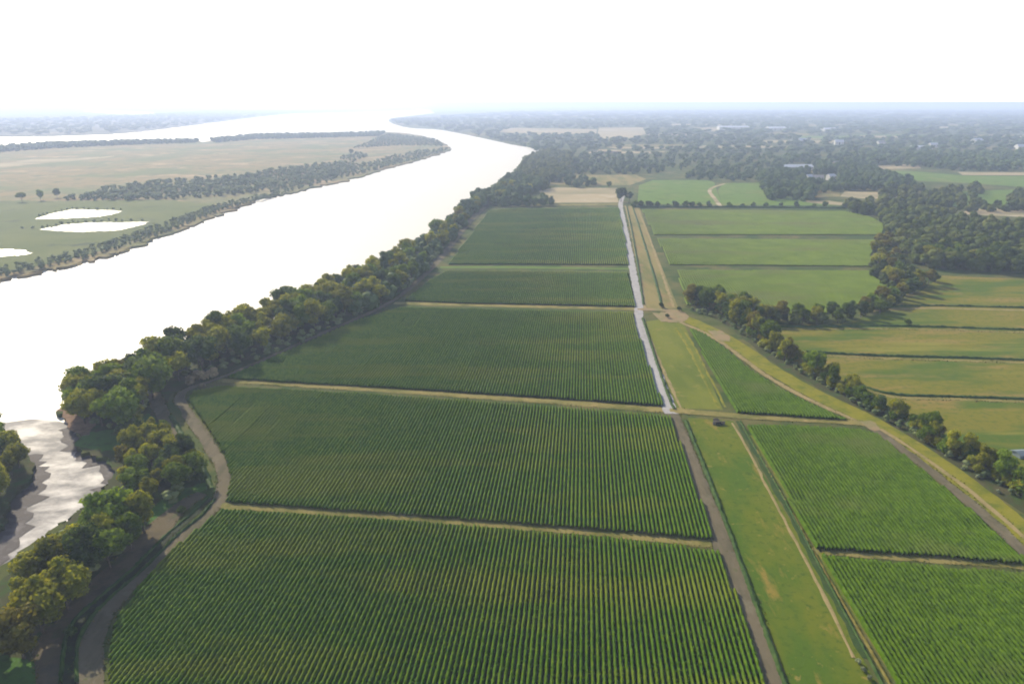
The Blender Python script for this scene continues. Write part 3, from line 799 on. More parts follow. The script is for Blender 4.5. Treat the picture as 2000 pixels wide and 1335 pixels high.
PROTO = {'broad': [make_proto(200 + i, 16, 6.0 + (i % 3) * .6, 1.8, 20, 2700, 0.55, 2.5) for i in range(5)],
         'tall': [make_proto(230 + i, 20, 4.6, 2.6, 20, 2600, 0.55, 2.2) for i in range(3)],
         'airy': [make_proto(240 + i, 15, 5.4, 2.5, 15, 1600, 0.5, 2.0, core=0.5) for i in range(3)],
         'bush': [make_proto(250 + i, 5, 3.2, 0.2, 12, 900, 0.40, 1.35) for i in range(3)],
         'spire': [make_proto(260, 20, 2.2, 1.5, 16, 1200, 0.5, 1.5)]}
KIND_WORD = {'broad': 'broad crowned', 'tall': 'tall', 'airy': 'thin crowned', 'bush': 'low', 'spire': 'narrow upright'}
LEAF_WORD = {'leaf_olive': 'olive', 'leaf_green': 'green', 'leaf_dark': 'dark green', 'leaf_gold': 'golden brown', 'leaf_straw': 'straw coloured', 'leaf_grey': 'pale grey green'}
ORD = ['first', 'second', 'third', 'fourth', 'fifth', 'sixth', 'seventh', 'eighth', 'ninth', 'tenth', 'eleventh', 'twelfth', 'thirteenth', 'fourteenth', 'fifteenth', 'sixteenth', 'seventeenth',
       'eighteenth', 'nineteenth', 'twentieth'] + ['twenty-' + x for x in ['first', 'second', 'third', 'fourth', 'fifth', 'sixth', 'seventh', 'eighth', 'ninth']] + ['thirtieth'] + ['thirty-' + x for x in ['first', 'second', 'third', 'fourth', 'fifth', 'sixth', 'seventh', 'eighth', 'ninth']] + ['fortieth'] + \
      ['forty-' + x for x in ['first', 'second', 'third', 'fourth', 'fifth', 'sixth', 'seventh', 'eighth', 'ninth']] + ['fiftieth'] + ['fifty-' + x for x in ['first', 'second', 'third', 'fourth', 'fifth', 'sixth', 'seventh', 'eighth', 'ninth']]


def place_tree(x, y, kind, leaf, scale, label, group, name='tree', cat='tree', z=0.0, sxy=None):
    cm, tm, h = random.choice(PROTO[kind])
    root = empty(name, (x, y, z), random.uniform(0, 6.28))
    tag(root, label, cat, group)
    s2 = sxy or scale * random.uniform(0.92, 1.12)
    for nm, me, mt in (('crown', cm, leaf), ('trunk', tm, 'bark')):
        o = bpy.data.objects.new(nm, me)
        link(o, root)
        o.scale = (s2, s2, scale)
        o.material_slots[0].link = 'OBJECT'
        o.material_slots[0].material = M[mt]
    return root


def inside(p, poly):
    x, y = p
    c = False
    n = len(poly)
    for i in range(n):
        x1, y1 = poly[i]
        x2, y2 = poly[i - 1]
        if (y1 > y) != (y2 > y) and x < (x2 - x1) * (y - y1) / (y2 - y1) + x1:
            c = not c
    return c


def scatter(poly, spacing, rnd, tries=40000, cap=100000, grow=None):
    P = np.array(poly)
    x0, y0 = P.min(0)
    x1, y1 = P.max(0)
    pts = []
    cell = {}
    area = (x1 - x0) * (y1 - y0)
    tries = int(min(tries, area / spacing ** 2 * 14 + 200))
    gs = spacing * (grow or 1)
    for _ in range(tries):
        p = (rnd.uniform(x0, x1), rnd.uniform(y0, y1))
        if not inside(p, poly):
            continue
        sp = spacing
        k = (int(p[0] // gs), int(p[1] // gs))
        if any((q[0] - p[0]) ** 2 + (q[1] - p[1]) ** 2 < sp * sp for a in (-1, 0, 1) for b in (-1, 0, 1) for q in cell.get((k[0] + a, k[1] + b), ())):
            continue
        cell.setdefault(k, []).append(p)
        pts.append(p)
        if len(pts) >= cap:
            break
    return pts


def wchoice(rnd, d):
    return rnd.choices(list(d), list(d.values()))[0]


def grove(px, spacing, hrange, kinds, leaves, where, group, seed, order='y', cap=100, name='tree', cat='tree', base_h=None):
    rnd = random.Random(seed)
    pts = scatter(GP(px), spacing, rnd, cap=cap)
    pts.sort(key=(lambda p: p[1]) if order == 'y' else (lambda p: p[0] / max(p[1], 1)))
    for i, p in enumerate(pts):
        kd, lf = wchoice(rnd, kinds), wchoice(rnd, leaves)
        h = rnd.uniform(*hrange)
        if kd == 'bush':
            h = rnd.uniform(2.5, 5)
        sc = h / PROTO[kd][0][2]
        big = 'tall ' if h > hrange[0] + 0.7 * (hrange[1] - hrange[0]) and kd != 'tall' else ('small ' if h < hrange[0] + 0.25 * (hrange[1] - hrange[0]) and kd != 'bush' else '')
        way = 'from near end' if order == 'y' else 'from left'
        word = (big + KIND_WORD[kd] + ' ' + LEAF_WORD[lf])
        lab = f"{word} {'bush' if kd == 'bush' else 'tree'} {where}, {ORD[min(i, len(ORD) - 1)]} {way}"
        place_tree(p[0], p[1], kd, lf, sc, lab, group, 'bush' if kd == 'bush' else name, 'bush' if kd == 'bush' else cat, sxy=sc * rnd.uniform(.95, 1.2))
    return len(pts)


RIV = {'broad': 5, 'tall': 2, 'airy': 2}
RIVL = {'leaf_olive': 6, 'leaf_green': 3, 'leaf_dark': 2.0, 'leaf_gold': .4}
gR = 'trees of the belt along the river bank'
cnt = 0
cnt += grove([(-120, 1440), (-60, 1270), (10, 1185), (60, 1150), (105, 1150), (150, 1175), (115, 1225), (75, 1255), (40, 1300), (0, 1290), (-80, 1440)], 7.5, (12, 17), RIV, RIVL, 'by bottom left corner', gR, 301)
cnt += grove([(100, 1135), (170, 1090), (225, 1035), (270, 1012), (298, 1030), (270, 1062), (235, 1100), (185, 1140), (140, 1155)], 6.6, (13, 19), RIV, RIVL, 'between creek and bank track', gR, 302)
cnt += grove([(246, 955), (240, 915), (250, 868), (270, 828), (310, 845), (350, 880), (385, 912), (392, 945), (340, 965), (295, 985)], 5.8, (8, 13), RIV, RIVL, 'beside the brown track bend', gR, 303)
cnt += grove([(160, 832), (150, 800), (165, 782), (250, 756), (290, 742), (302, 765), (300, 800), (262, 820), (240, 850), (235, 838), (200, 832)], 7.2, (16, 22), RIV, RIVL, 'above the eroded bank', gR, 304)
cnt += grove([(298, 735), (330, 715), (400, 680), (480, 650), (485, 700), (430, 722), (380, 738), (330, 752)], 7.5, (17, 23), RIV, RIVL, 'beside the river belt gap', gR, 305)
cnt += grove([(480, 652), (560, 615), (640, 578), (680, 620), (600, 655), (500, 700)], 8.8, (15, 21), RIV, RIVL, 'in middle river belt', gR, 306, cap=50)
cnt += grove([(640, 578), (760, 520), (800, 495), (812, 545), (750, 590), (690, 615)], 11.5, (14, 19), RIV, RIVL, 'in upper river belt', gR, 307, cap=36)
cnt += grove([(800, 495), (845, 462), (882, 432), (930, 396), (945, 400), (912, 432), (870, 485), (815, 543)], 13, (13, 18), RIV, RIVL, 'in far river belt', gR, 308, cap=18)
cnt += grove([(890, 424), (940, 386), (985, 360), (1010, 345), (1040, 350), (1075, 392), (1000, 400), (935, 400)], 17, (13, 18), RIV, {'leaf_olive': 3, 'leaf_green': 3, 'leaf_dark': 5}, 'at far cane corner', gR, 309, cap=6)
cnt += grove([(-130, 850), (-60, 845), (5, 850), (35, 885), (48, 910), (38, 940), (10, 965), (-15, 1020), (-120, 1060)], 7.0, (9, 14), RIV, RIVL, 'on left creek bank', 'trees on the far bank of the creek', 310, cap=34)

# right-hand hedge: a single irregular line
rnd = random.Random(77)
hl = catmull(GP([(1348, 592), (1372, 602), (1420, 622), (1466, 655), (1500, 685), (1545, 712), (1600, 742), (1680, 786), (1760, 830), (1830, 872), (1900, 918), (1965, 958), (2050, 1012)]), 1.0)
acc, prev, i = 0.0, hl[0], 0
placed = []
nxt = 0
for p in hl:
    acc += float(np.linalg.norm(p - prev))
    prev = p
    if acc >= nxt:
        nxt += rnd.uniform(4.5, 7.0)
        placed.append((p[0] + rnd.uniform(-1, 4), p[1] + rnd.uniform(-1, 4)))
for i, p in enumerate(placed):
    far = p[1] > 300
    kd = wchoice(rnd, {'broad': 5, 'airy': 3, 'tall': 2, 'bush': 2} if far else {'broad': 4, 'airy': 3, 'bush': 5})
    lf = wchoice(rnd, {'leaf_olive': 4, 'leaf_green': 5, 'leaf_dark': 2, 'leaf_gold': 1.2})
    h = rnd.uniform(10, 16) if far else rnd.uniform(9, 13)
    if kd == 'bush':
        h = rnd.uniform(3.5, 6)
    sc = h / PROTO[kd][0][2]
    place_tree(p[0], p[1], kd, lf, sc, f"{KIND_WORD[kd]} {LEAF_WORD[lf]} {'bush' if kd == 'bush' else 'tree'} in right hedge, {ORD[min(i, len(ORD) - 1)]} from far end",
               'trees of the hedge beside the yellow track', 'bush' if kd == 'bush' else 'tree', 'bush' if kd == 'bush' else 'tree', sxy=sc * (rnd.uniform(.8, 1.0) if kd != 'bush' else 1.0))
for i, p in enumerate(placed):
    for q in range(3):
        place_tree(p[0] + rnd.uniform(-2, 4), p[1] + rnd.uniform(-1, 5), 'bush', wchoice(rnd, {'leaf_olive': 4, 'leaf_green': 4, 'leaf_gold': 1}), rnd.uniform(.8, 1.3), f"{['low', 'spreading', 'tangled'][q]} bush among the hedge trees, {ORD[min(i, len(ORD) - 1)]} of its kind from far end",
                   'bushes between the trees of the hedge', 'bush', 'bush')
cnt += len(placed)
BL = {'leaf_olive': 3, 'leaf_green': 5, 'leaf_dark': 3, 'leaf_gold': 1}
gB = 'trees of the curved belt above the hay strips'
cnt += grove([(1340, 592), (1360, 580), (1420, 596), (1480, 612), (1500, 628), (1460, 640), (1400, 612)], 8.5, (10, 15), {'broad': 5, 'airy': 2}, BL, 'where hedge meets belt', gB, 320, order='x', cap=24)
cnt += grove([(1490, 628), (1560, 618), (1640, 618), (1690, 606), (1730, 585), (1790, 552), (1828, 548), (1770, 582), (1720, 612), (1650, 632), (1560, 634)], 9.0, (9, 13), {'broad': 5, 'airy': 2}, BL, 'in the curved belt', gB, 321, order='x', cap=32)
cnt += grove([(1706, 545), (1700, 515), (1712, 480), (1735, 470), (1750, 505), (1790, 540), (1740, 565)], 11.0, (10, 14), {'broad': 4, 'airy': 3}, {'leaf_gold': 5, 'leaf_olive': 4, 'leaf_green': 1}, 'beside pale cane corner', gB, 322, order='x', cap=14)
cnt += grove([(1780, 515), (1850, 522), (1960, 530), (2060, 538), (2060, 515), (1960, 508), (1850, 500), (1770, 495)], 9.5, (14, 18), {'broad': 6, 'tall': 2}, {'leaf_green': 5, 'leaf_dark': 4, 'leaf_olive': 2}, 'fronting the dark wood', 'trees of the dark wood above the hay strips', 323, order='x', cap=26)
print('individual trees', cnt)

# single trees and bushes one can point at
place_tree(*G(1213, 394), 'broad', 'leaf_dark', 1.35, 'large dark tree over the far end of the gravel road', None)
place_tree(*G(1228, 396), 'airy', 'leaf_dark', 1.1, 'thin dark tree just right of the far gravel road end', None)
place_tree(*G(948, 396), 'spire', 'leaf_dark', 1.0, 'narrow upright dark tree rising above the far river belt', None)
for (px_, py_, lf, sc, lab) in [(1112, 364, 'leaf_dark', .7, 'small dark tree left of three on the pale far field'), (1133, 366, 'leaf_dark', .6, 'small dark tree between two others on the pale far field'),
                                (1147, 364, 'leaf_dark', .75, 'small dark tree right of three on the pale far field'), (1190, 367, 'leaf_green', .7, 'small round tree left of the road end tree'),
                                (43, 394, 'leaf_green', .9, 'leftmost lone tree on the island meadow edge'), (80, 391, 'leaf_green', .95, 'second lone tree from the left on the island meadow edge'), (112, 386, 'leaf_green', .85, 'third lone tree from the left on island meadow edge'),
                                (686, 302, 'leaf_dark', 1.0, 'isolated dark tree on the island toward its tip')]:
    place_tree(*G(px_, py_), 'broad', lf, sc, lab, None)
for (px_, py_, lf, sc, lab) in [(1291, 601, 'leaf_dark', .65, 'dark round bush on the tan meadow near the track crossing'), (1303, 621, 'leaf_dark', .5, 'low dark bush on the reddish bare earth at the crossing'),
                                (1326, 608, 'leaf_dark', .6, 'dark bush at the start of the hedge track'), (1771, 634, 'leaf_green', .7, 'lone green bush on the hay strips below the belt'),
                                (1676, 1294, 'leaf_grey', .26, 'whitish bush at the near end of the tan footpath'), (1687, 1310, 'leaf_grey', .24, 'second pale bush from the end of the tan footpath'), (1698, 1326, 'leaf_grey', .26, 'pale bush lowest of three beside the canal'),
                                (1908, 933, 'leaf_grey', .28, 'whitish bush at the dark foot of the right hedge'), (1950, 962, 'leaf_grey', .26, 'whitish bush below the hedge nearest the right edge'), (1880, 917, 'leaf_grey', .2, 'tiny pale bush on yellow verge below the right hedge'),
                                (372, 752, 'leaf_straw', 1.0, 'straw coloured dead bush left in the brush heap'), (394, 744, 'leaf_straw', 1.15, 'pale dead bush in the middle of the brush heap'), (416, 737, 'leaf_straw', 1.0, 'pale dead bush right in the brush heap by the cane'),
                                (398, 758, 'leaf_straw', .5, 'small grey dead bush in front of the brush heap'),
                                (392, 940, 'leaf_dark', .8, 'dark bush inside the brown track bend'), (355, 1000, 'leaf_green', .5, 'small green bush on the bank beside the ditch'), (140, 1245, 'leaf_dark', .6, 'dark bush beside the muddy ditch near the bottom left')]:
    place_tree(*G(px_, py_), 'bush', lf, sc, lab, None, 'bush', 'bush')
# hedge along the far end of the pale cane
hx = [1238, 1252, 1268, 1283, 1303, 1318, 1338, 1352, 1366, 1385, 1425, 1450, 1470, 1497, 1525, 1556, 1590, 1610]
for i, x in enumerate(hx):
    place_tree(*G(x, 404.5), 'bush', wchoice(rnd, {'leaf_dark': 3, 'leaf_green': 1}), rnd.uniform(.9, 1.7), f"dark bush on the far edge of pale cane, {ORD[i]} from the gravel road", 'bushes along the far edge of the pale cane', 'bush', 'bush')
ridge_obj('grass_and_ditch_shade', [(1236, 405), (1400, 405), (1650, 407)], M['tallgrass'], 2.2, 5, 'long dark rank growth behind the farthest pale cane block', 'grass', seed=97, step=2.5)


# ------------------------------------------------------------------ woods too far to count
def far_proto(seed, ncards, nl):
    V, T, _ = crown_arrays(seed, 14, 6.0, -2.0, nl, ncards, 1.6, 3.6, core=0.98)
    return V, T


FARP = [far_proto(400 + i, 60, 6) for i in range(5)]
MIDP = [far_proto(420 + i, 260, 9) for i in range(5)]


def wood(px_list, spacing, hrange, mat, label, seed, protos, name='wood', holes=(), wide=1.0, cat='wood', cap=100000):
    rnd = random.Random(seed)
    Vs, Ts, off = [], [], 0
    hp = [GP(h) for h in holes]
    n = 0
    for px in px_list:
        for p in scatter(GP(px), spacing, rnd, tries=400000, cap=cap):
            if any(inside(p, h) for h in hp):
                continue
            V, T = rnd.choice(protos)
            a = rnd.uniform(0, 6.28)
            s = rnd.uniform(*hrange) / 14.0
            w = s * wide * rnd.uniform(.85, 1.25)
            c, si = math.cos(a), math.sin(a)
            W = np.stack([(V[:, 0] * c - V[:, 1] * si) * w + p[0], (V[:, 0] * si + V[:, 1] * c) * w + p[1], V[:, 2] * s], 1)
            Vs.append(W)
            Ts.append(T + off)
            off += len(V)
            n += 1
    o = obj(name, np_mesh(name, np.concatenate(Vs), np.concatenate(Ts), mat))
    tag(o, label, cat, None, 'stuff')
    print(label, n)
    return o


wood([[(1650, 414), (1720, 424), (1738, 455), (1760, 490), (1775, 508), (1800, 520), (1850, 525), (1960, 533), (2080, 540), (2200, 545), (2200, 458), (1985, 450), (1890, 440), (1830, 424), (1760, 412)]], 9.5, (10, 17), M['midwood'], 'mass of mixed trees filling the right-hand wood', 501, MIDP)
wood([[(1500, 392), (1485, 352), (1530, 325), (1700, 318), (1712, 340), (1800, 368), (1740, 372), (1640, 372), (1590, 378), (1580, 396), (1520, 388)]], 13, (10, 17), M['farwood'], 'dark trees massed round the white farm buildings', 502, MIDP,
     holes=[[(1520, 338), (1525, 324), (1590, 324), (1590, 338)], [(1568, 358), (1570, 340), (1640, 340), (1640, 358)]])
wood([[(1640, 405), (1700, 394), (1780, 390), (1860, 384), (1880, 392), (1800, 402), (1760, 409)], [(1780, 408), (1840, 398), (1960, 402), (2100, 408), (2100, 416), (1900, 414)], [(1960, 400), (1990, 375), (2100, 378), (2100, 402)], [(1890, 378), (1905, 366), (1915, 378), (1900, 392)],
      [(1720, 384), (1740, 372), (1830, 378), (1880, 374), (1870, 382), (1790, 388)]], 14, (8, 15), M['midwood'], 'broken lines of dark trees among the far green paddocks', 503, MIDP)
wood([[(1040, 350), (1015, 338), (1025, 315), (1060, 300), (1110, 302), (1115, 330), (1085, 352), (1060, 372)]], 14, (12, 18), M['midwood'], 'rounded wood on the outer bend of the river bank', 504, MIDP)
wood([[(1090, 340), (1095, 322), (1160, 318), (1280, 322), (1300, 338), (1180, 341)], [(1340, 350), (1345, 338), (1500, 335), (1500, 354), (1420, 353)], [(1080, 352), (1100, 345), (1180, 358), (1120, 368)]], 19, (9, 15), M['farwood'], 'bluish trees behind the far tan fields', 505, MIDP)
wood([[(1110, 318), (1090, 300), (1200, 302), (1330, 304), (1500, 305), (1540, 322), (1490, 335), (1340, 335), (1280, 320)]], 26, (9, 15), M['farwood'], 'hazy woods across the middle of the right bank', 506, FARP, wide=1.2)
wood([[(1700, 322), (1800, 328), (1870, 334), (2150, 336), (2300, 310), (2100, 302), (1900, 304), (1700, 304), (1560, 318), (1520, 322), (1540, 306)]], 19, (12, 19), M['farwood'], 'bluish wood wall behind the long green far field', 507, FARP, wide=1.2)
_frnd = random.Random(909)
_extra = []
for _k in range(26):
    _y = _frnd.choice([_frnd.uniform(222, 245), _frnd.uniform(240, 272), _frnd.uniform(262, 300)])
    _x = _frnd.uniform(1080, 1980)
    _w, _h, _sk = _frnd.uniform(30, 95), _frnd.uniform(1.0, 2.2) * (_y - 190) / 60, _frnd.uniform(-14, 14)
    _q = [(_x - _w, _y - _h), (_x + _w + _sk, _y - _h * _frnd.uniform(.5, 1.2)), (_x + _w * _frnd.uniform(.6, 1.1), _y + _h), (_x - _w * _frnd.uniform(.7, 1.2) - _sk, _y + _h * .8)]
    if 1120 < _x < 1300 and 240 < _y < 280:
        continue
    _extra.append(_q)
    poly_obj('far_field', GP(_q), 0.05, M[_frnd.choice(['palefield', 'palefield', 'greenfield', 'drygrass'])])
_holes = _extra + [[(1165, 272), (1168, 249), (1260, 248), (1265, 272)], [(955, 264), (1000, 249), (1165, 252), (1165, 263)], [(1150, 302), (1170, 291), (1220, 292), (1210, 302)]]
wood([[(1050, 294), (1000, 279), (930, 264), (1100, 264), (1300, 262), (1600, 264), (2000, 268), (2400, 270), (2400, 304), (1900, 303), (1500, 303)]], 42, (10, 17), M['farwood'], 'hazy far woods with clearings on the right plain', 508, FARP, holes=_holes, wide=2.0, cap=9000)
wood([[(940, 264), (860, 251), (800, 246), (770, 239), (768, 233), (900, 232), (1200, 234), (1800, 236), (2600, 238), (2600, 268), (1600, 263), (1100, 262)]], 75, (11, 19), M['farwood'], 'distant blue woods fading toward the right horizon', 509, FARP, holes=_holes, wide=3.6, cap=9000)
wood([[(860, 229), (1000, 219), (1400, 217), (2400, 217), (2600, 236), (1600, 235), (1000, 231)]], 170, (13, 24), M['farwood'], 'faintest blue woods along the right horizon', 510, FARP, wide=7, cap=7000)
wood([[(-300, 268), (0, 264), (120, 262), (240, 257), (350, 246), (460, 232), (560, 222), (700, 216.5), (400, 217), (280, 226), (100, 232), (-300, 235)]], 85, (11, 18), M['farwood'], 'hazy trees along the far left shore', 511, FARP, wide=3.2, cap=6000)
wood([[(-400, 296), (0, 289), (100, 281.5), (250, 277.5), (385, 275.5), (385, 279), (250, 283), (100, 290), (0, 298), (-400, 312)], [(412, 275), (500, 265), (640, 263), (750, 260), (740, 266), (600, 270), (500, 272), (420, 279)]], 12, (8, 14), M['farwood'], 'tree line on the back shore of the island', 512, FARP, wide=1.2)
wood([[(130, 391), (200, 375), (250, 365), (330, 356), (480, 345), (600, 325), (690, 318), (690, 332), (640, 350), (560, 366), (480, 378), (380, 388), (260, 392)]], 11, (5, 10), M['scrub'], 'bluish scrub wood along the middle of the island', 513, FARP, wide=1.25)
wood([[(540, 381), (640, 356), (760, 325), (850, 302), (876, 291), (820, 295), (700, 322), (600, 348), (520, 372)], [(660, 310), (700, 300), (720, 305), (690, 315)], [(690, 290), (760, 262), (850, 273), (870, 286), (780, 284)]], 13, (4, 8), M['scrub'], 'low scrub near the tip of the island', 514, FARP, wide=1.3)
wood([[(-200, 602), (0, 541), (80, 523), (160, 508), (250, 480), (340, 448), (440, 408), (540, 382), (560, 376), (500, 385), (400, 408), (320, 438), (230, 468), (150, 494), (60, 512), (0, 524), (-200, 570)]], 6, (2.5, 5.5), M['scrub'], 'dark scrub fringe along the near shore of the island', 515, FARP, wide=1.2)
wood([[(70, 426), (90, 417), (140, 407), (230, 408), (240, 411), (190, 409), (140, 409), (100, 416)], [(40, 446), (90, 443), (130, 434), (200, 430), (290, 431), (200, 433.5), (130, 438), (90, 447)]], 8, (2.0, 3.5), M['scrub'], 'dark reeds fringing the island ponds', 516, FARP, wide=1.3, cat='reeds', name='reed_bed')
wood([[(800, 495), (845, 462), (882, 432), (930, 396), (945, 400), (912, 432), (870, 485), (815, 543)], [(690, 615), (750, 590), (812, 545), (800, 495), (760, 520), (640, 578)]], 11, (9, 14), M['farwood'], 'thicket between the trees of the upper river belt', 519, MIDP)
wood([[(890, 424), (940, 386), (985, 360), (1010, 345), (1040, 350), (1060, 372), (1000, 385), (940, 402)], [(960, 402), (1000, 396), (1040, 398), (1078, 398), (1078, 402)]], 11.5, (11, 17), M['farwood'], 'hazy trees round the far corner of the cane', 520, MIDP)
wood([[(1490, 628), (1560, 618), (1640, 618), (1690, 606), (1730, 585), (1790, 552), (1828, 548), (1770, 582), (1720, 612), (1650, 632), (1560, 634)], [(1706, 545), (1700, 515), (1712, 480), (1735, 470), (1750, 505), (1790, 540), (1740, 565)]], 8, (5, 9), M['midwood'], 'thicket filling the curved tree belt', 521, MIDP)
# loose bushes filling the river belt between its trees
wood([[(300, 740), (400, 690), (600, 605), (760, 525), (870, 440), (905, 440), (800, 560), (700, 615), (590, 668), (480, 712), (400, 735)], [(150, 810), (170, 790), (280, 755), (300, 790), (260, 815), (235, 850)],
      [(240, 950), (240, 900), (265, 840), (330, 860), (390, 930), (345, 975), (290, 1025), (220, 1095), (140, 1150), (80, 1220), (20, 1280), (-60, 1300), (0, 1155), (75, 1090), (150, 1025)]], 6.0, (2.2, 4.6), M['scrub'], 'undergrowth below the trees of the river belt', 517, FARP, wide=1.5, cat='undergrowth', name='undergrowth')
wood([[(1352, 606), (1420, 634), (1470, 668), (1545, 720), (1680, 794), (1830, 880), (1965, 966), (2050, 1020), (2060, 1005), (1965, 948), (1830, 864), (1680, 778), (1545, 705), (1480, 650), (1400, 612)]], 4.0, (1.6, 3.2), M['scrub'], 'undergrowth along the foot of the right hedge', 518, FARP, wide=1.4, cat='undergrowth', name='undergrowth')


# ------------------------------------------------------------------ buildings, boat, culvert
def box(V, Q, x0, x1, y0, y1, z0, z1):
    o = len(V)
    V += [(x0, y0, z0), (x1, y0, z0), (x1, y1, z0), (x0, y1, z0), (x0, y0, z1), (x1, y0, z1), (x1, y1, z1), (x0, y1, z1)]
    Q += [tuple(o + k for k in q) for q in ((0, 3, 2, 1), (4, 5, 6, 7), (0, 1, 5, 4), (1, 2, 6, 5), (2, 3, 7, 6), (3, 0, 4, 7))]


def pm(name, V, Fc, mat, parent):
    me = bpy.data.meshes.new(name)
    me.from_pydata([tuple(v) for v in V], [], Fc)
    me.materials.append(mat)
    me.update()
    return obj(name, me, parent)


def house(name, cat, px, py, L, W, eave, ridge, rz, roofmat, wallmat, label, doors=1, wins=3):
    x, y = G(px, py)
    r = empty(name, (x, y, 0), rz)
    tag(r, label, cat)
    V, Fc = [], []
    box(V, Fc, -L / 2, L / 2, -W / 2, W / 2, -0.3, eave)
    o = len(V)
    V += [(-L / 2, -W / 2, eave + .002), (-L / 2, W / 2, eave + .002), (-L / 2, 0, ridge - .1), (L / 2, -W / 2, eave + .002), (L / 2, W / 2, eave + .002), (L / 2, 0, ridge - .1)]
    Fc += [(o, o + 2, o + 1), (o + 3, o + 4, o + 5)]
    pm('wall', V, Fc, wallmat, r)
    e = 0.6
    s = (ridge - eave) / (W / 2)
    V = [(-L / 2 - e, -W / 2 - e, eave - s * e), (L / 2 + e, -W / 2 - e, eave - s * e), (L / 2 + e, 0, ridge), (-L / 2 - e, 0, ridge), (-L / 2 - e, W / 2 + e, eave - s * e), (L / 2 + e, W / 2 + e, eave - s * e)]
    V += [(a, b, c + 0.25) for a, b, c in V]
    Fc = [(3, 2, 1, 0), (2, 3, 4, 5), (6, 7, 8, 9), (11, 10, 9, 8), (0, 1, 7, 6), (4, 10, 11, 5), (0, 6, 9, 3), (3, 9, 10, 4), (1, 2, 8, 7), (2, 5, 11, 8)]
    pm('roof', V, Fc, roofmat, r)
    for k in range(doors):
        V, Fc = [], []
        cx = -L / 2 + L * (k + 1) / (doors + 1)
        box(V, Fc, cx - min(2, L * .12), cx + min(2, L * .12), -W / 2 - .06, -W / 2 + .02, 0, eave * .75)
        pm('door', V, Fc, M['darkopen'], r)
    for k in range(wins):
        V, Fc = [], []
        cx = -L / 2 + L * (k + .5) / wins + L * .04
        box(V, Fc, cx - .7, cx + .7, -W / 2 - .09, -W / 2 + .02, eave * .42, eave * .8)
        pm('window', V, Fc, M['darkopen'], r)
    return r


house('long_shed', 'shed', 1555, 331, 62, 22, 6, 10, 0.1, M['metalroof'], M['whitewall'], 'long pale metal roofed shed among trees, largest of the farm buildings', 2, 6)
house('farmhouse', 'house', 1579, 352, 10, 9, 7, 10, 0.3, M['metalroof'], M['whitewall'], 'small bright white house left of the cream farm shed')
house('farm_shed', 'shed', 1595, 352, 20, 12, 6, 9, -0.1, M['greyroof'], M['whitewall'], 'cream walled farm shed right of the small white house')
house('farmhouse', 'house', 1622, 352, 12, 11, 8, 11, 0.2, M['metalroof'], M['whitewall'], 'white house at the right end of the farm buildings')
house('barn', 'barn', 1632, 326, 12, 9, 8, 12, 0.2, M['greyroof'], M['palefield'], 'tan barn showing between trees above the farm houses')
house('far_house', 'house', 1566, 279, 26, 16, 9, 15, 0.2, M['metalroof'], M['whitewall'], 'pale far house left of the pair above the farm trees')
house('far_house', 'house', 1638, 283, 26, 18, 10, 16, -0.2, M['metalroof'], M['whitewall'], 'pale far house right of the pair above the farm trees')
house('far_house', 'house', 1907, 281, 34, 24, 10, 18, 0.3, M['metalroof'], M['whitewall'], 'brightest white far house above the right-hand wood wall')
house('far_house', 'house', 1993, 292, 28, 20, 9, 15, 0.0, M['metalroof'], M['whitewall'], 'white far house at the right edge of the photo')
house('far_house', 'house', 1978, 288, 18, 14, 8, 12, 0.4, M['metalroof'], M['whitewall'], 'small pale far house just left of the right edge house')
house('far_house', 'house', 1720, 283, 24, 16, 8, 13, 0.1, M['greyroof'], M['whitewall'], 'grey roofed far house over the middle of the wood wall')
house('far_shed', 'shed', 1798, 292, 60, 20, 7, 11, 0.05, M['metalroof'], M['whitewall'], 'wide low pale shed behind the wood wall')
house('far_house', 'house', 1822, 288, 22, 16, 9, 14, -0.1, M['metalroof'], M['whitewall'], 'small pale house right of the wide low shed')
house('far_warehouse', 'warehouse', 1431, 253, 150, 50, 12, 18, 0.0, M['metalroof'], M['whitewall'], 'long white warehouse far off left of the farm', 3, 8)
house('far_warehouse', 'warehouse', 1515, 254, 90, 45, 10, 16, 0.1, M['metalroof'], M['whitewall'], 'pale warehouse far off, right of the long white one', 2, 5)
house('far_warehouse', 'warehouse', 1618, 256, 60, 40, 10, 15, 0.1, M['metalroof'], M['whitewall'], 'small pinkish pale warehouse far off above the farm', 2, 4)
house('garden_shed', 'shed', 2000, 890, 7, 4, 1.5, 2.2, 0.1, M['blueroof'], M['blueroof'], 'pale blue grey shed roof behind the hedge at right edge', 1, 2)

# tiny boat on the upper river
bx, by = G(560, 240.5, -2)
bt = empty('boat', (bx, by, -2), 0.3)
tag(bt, 'tiny dark boat alone on the bright upper river', 'boat')
V = []
for (yy, hw, zt) in ((-16, 3.6, 2.6), (0, 4.2, 2.4), (10, 3.4, 2.8), (18, 0.3, 3.6)):
    V += [(-hw, yy, zt), (hw, yy, zt), (hw * .7, yy, -.6), (-hw * .7, yy, -.6)]
Fc = [(0, 3, 2, 1), (12, 13, 14, 15)]
for s in range(3):
    for k in range(4):
        Fc.append((s * 4 + k, s * 4 + (k + 1) % 4, s * 4 + 4 + (k + 1) % 4, s * 4 + 4 + k))
pm('hull', V, Fc, M['hull'], bt)
V, Fc = [], []
box(V, Fc, -2.6, 2.6, -13, -5, 2.3, 6.5)
pm('cabin', V, Fc, M['whitewall'], bt)

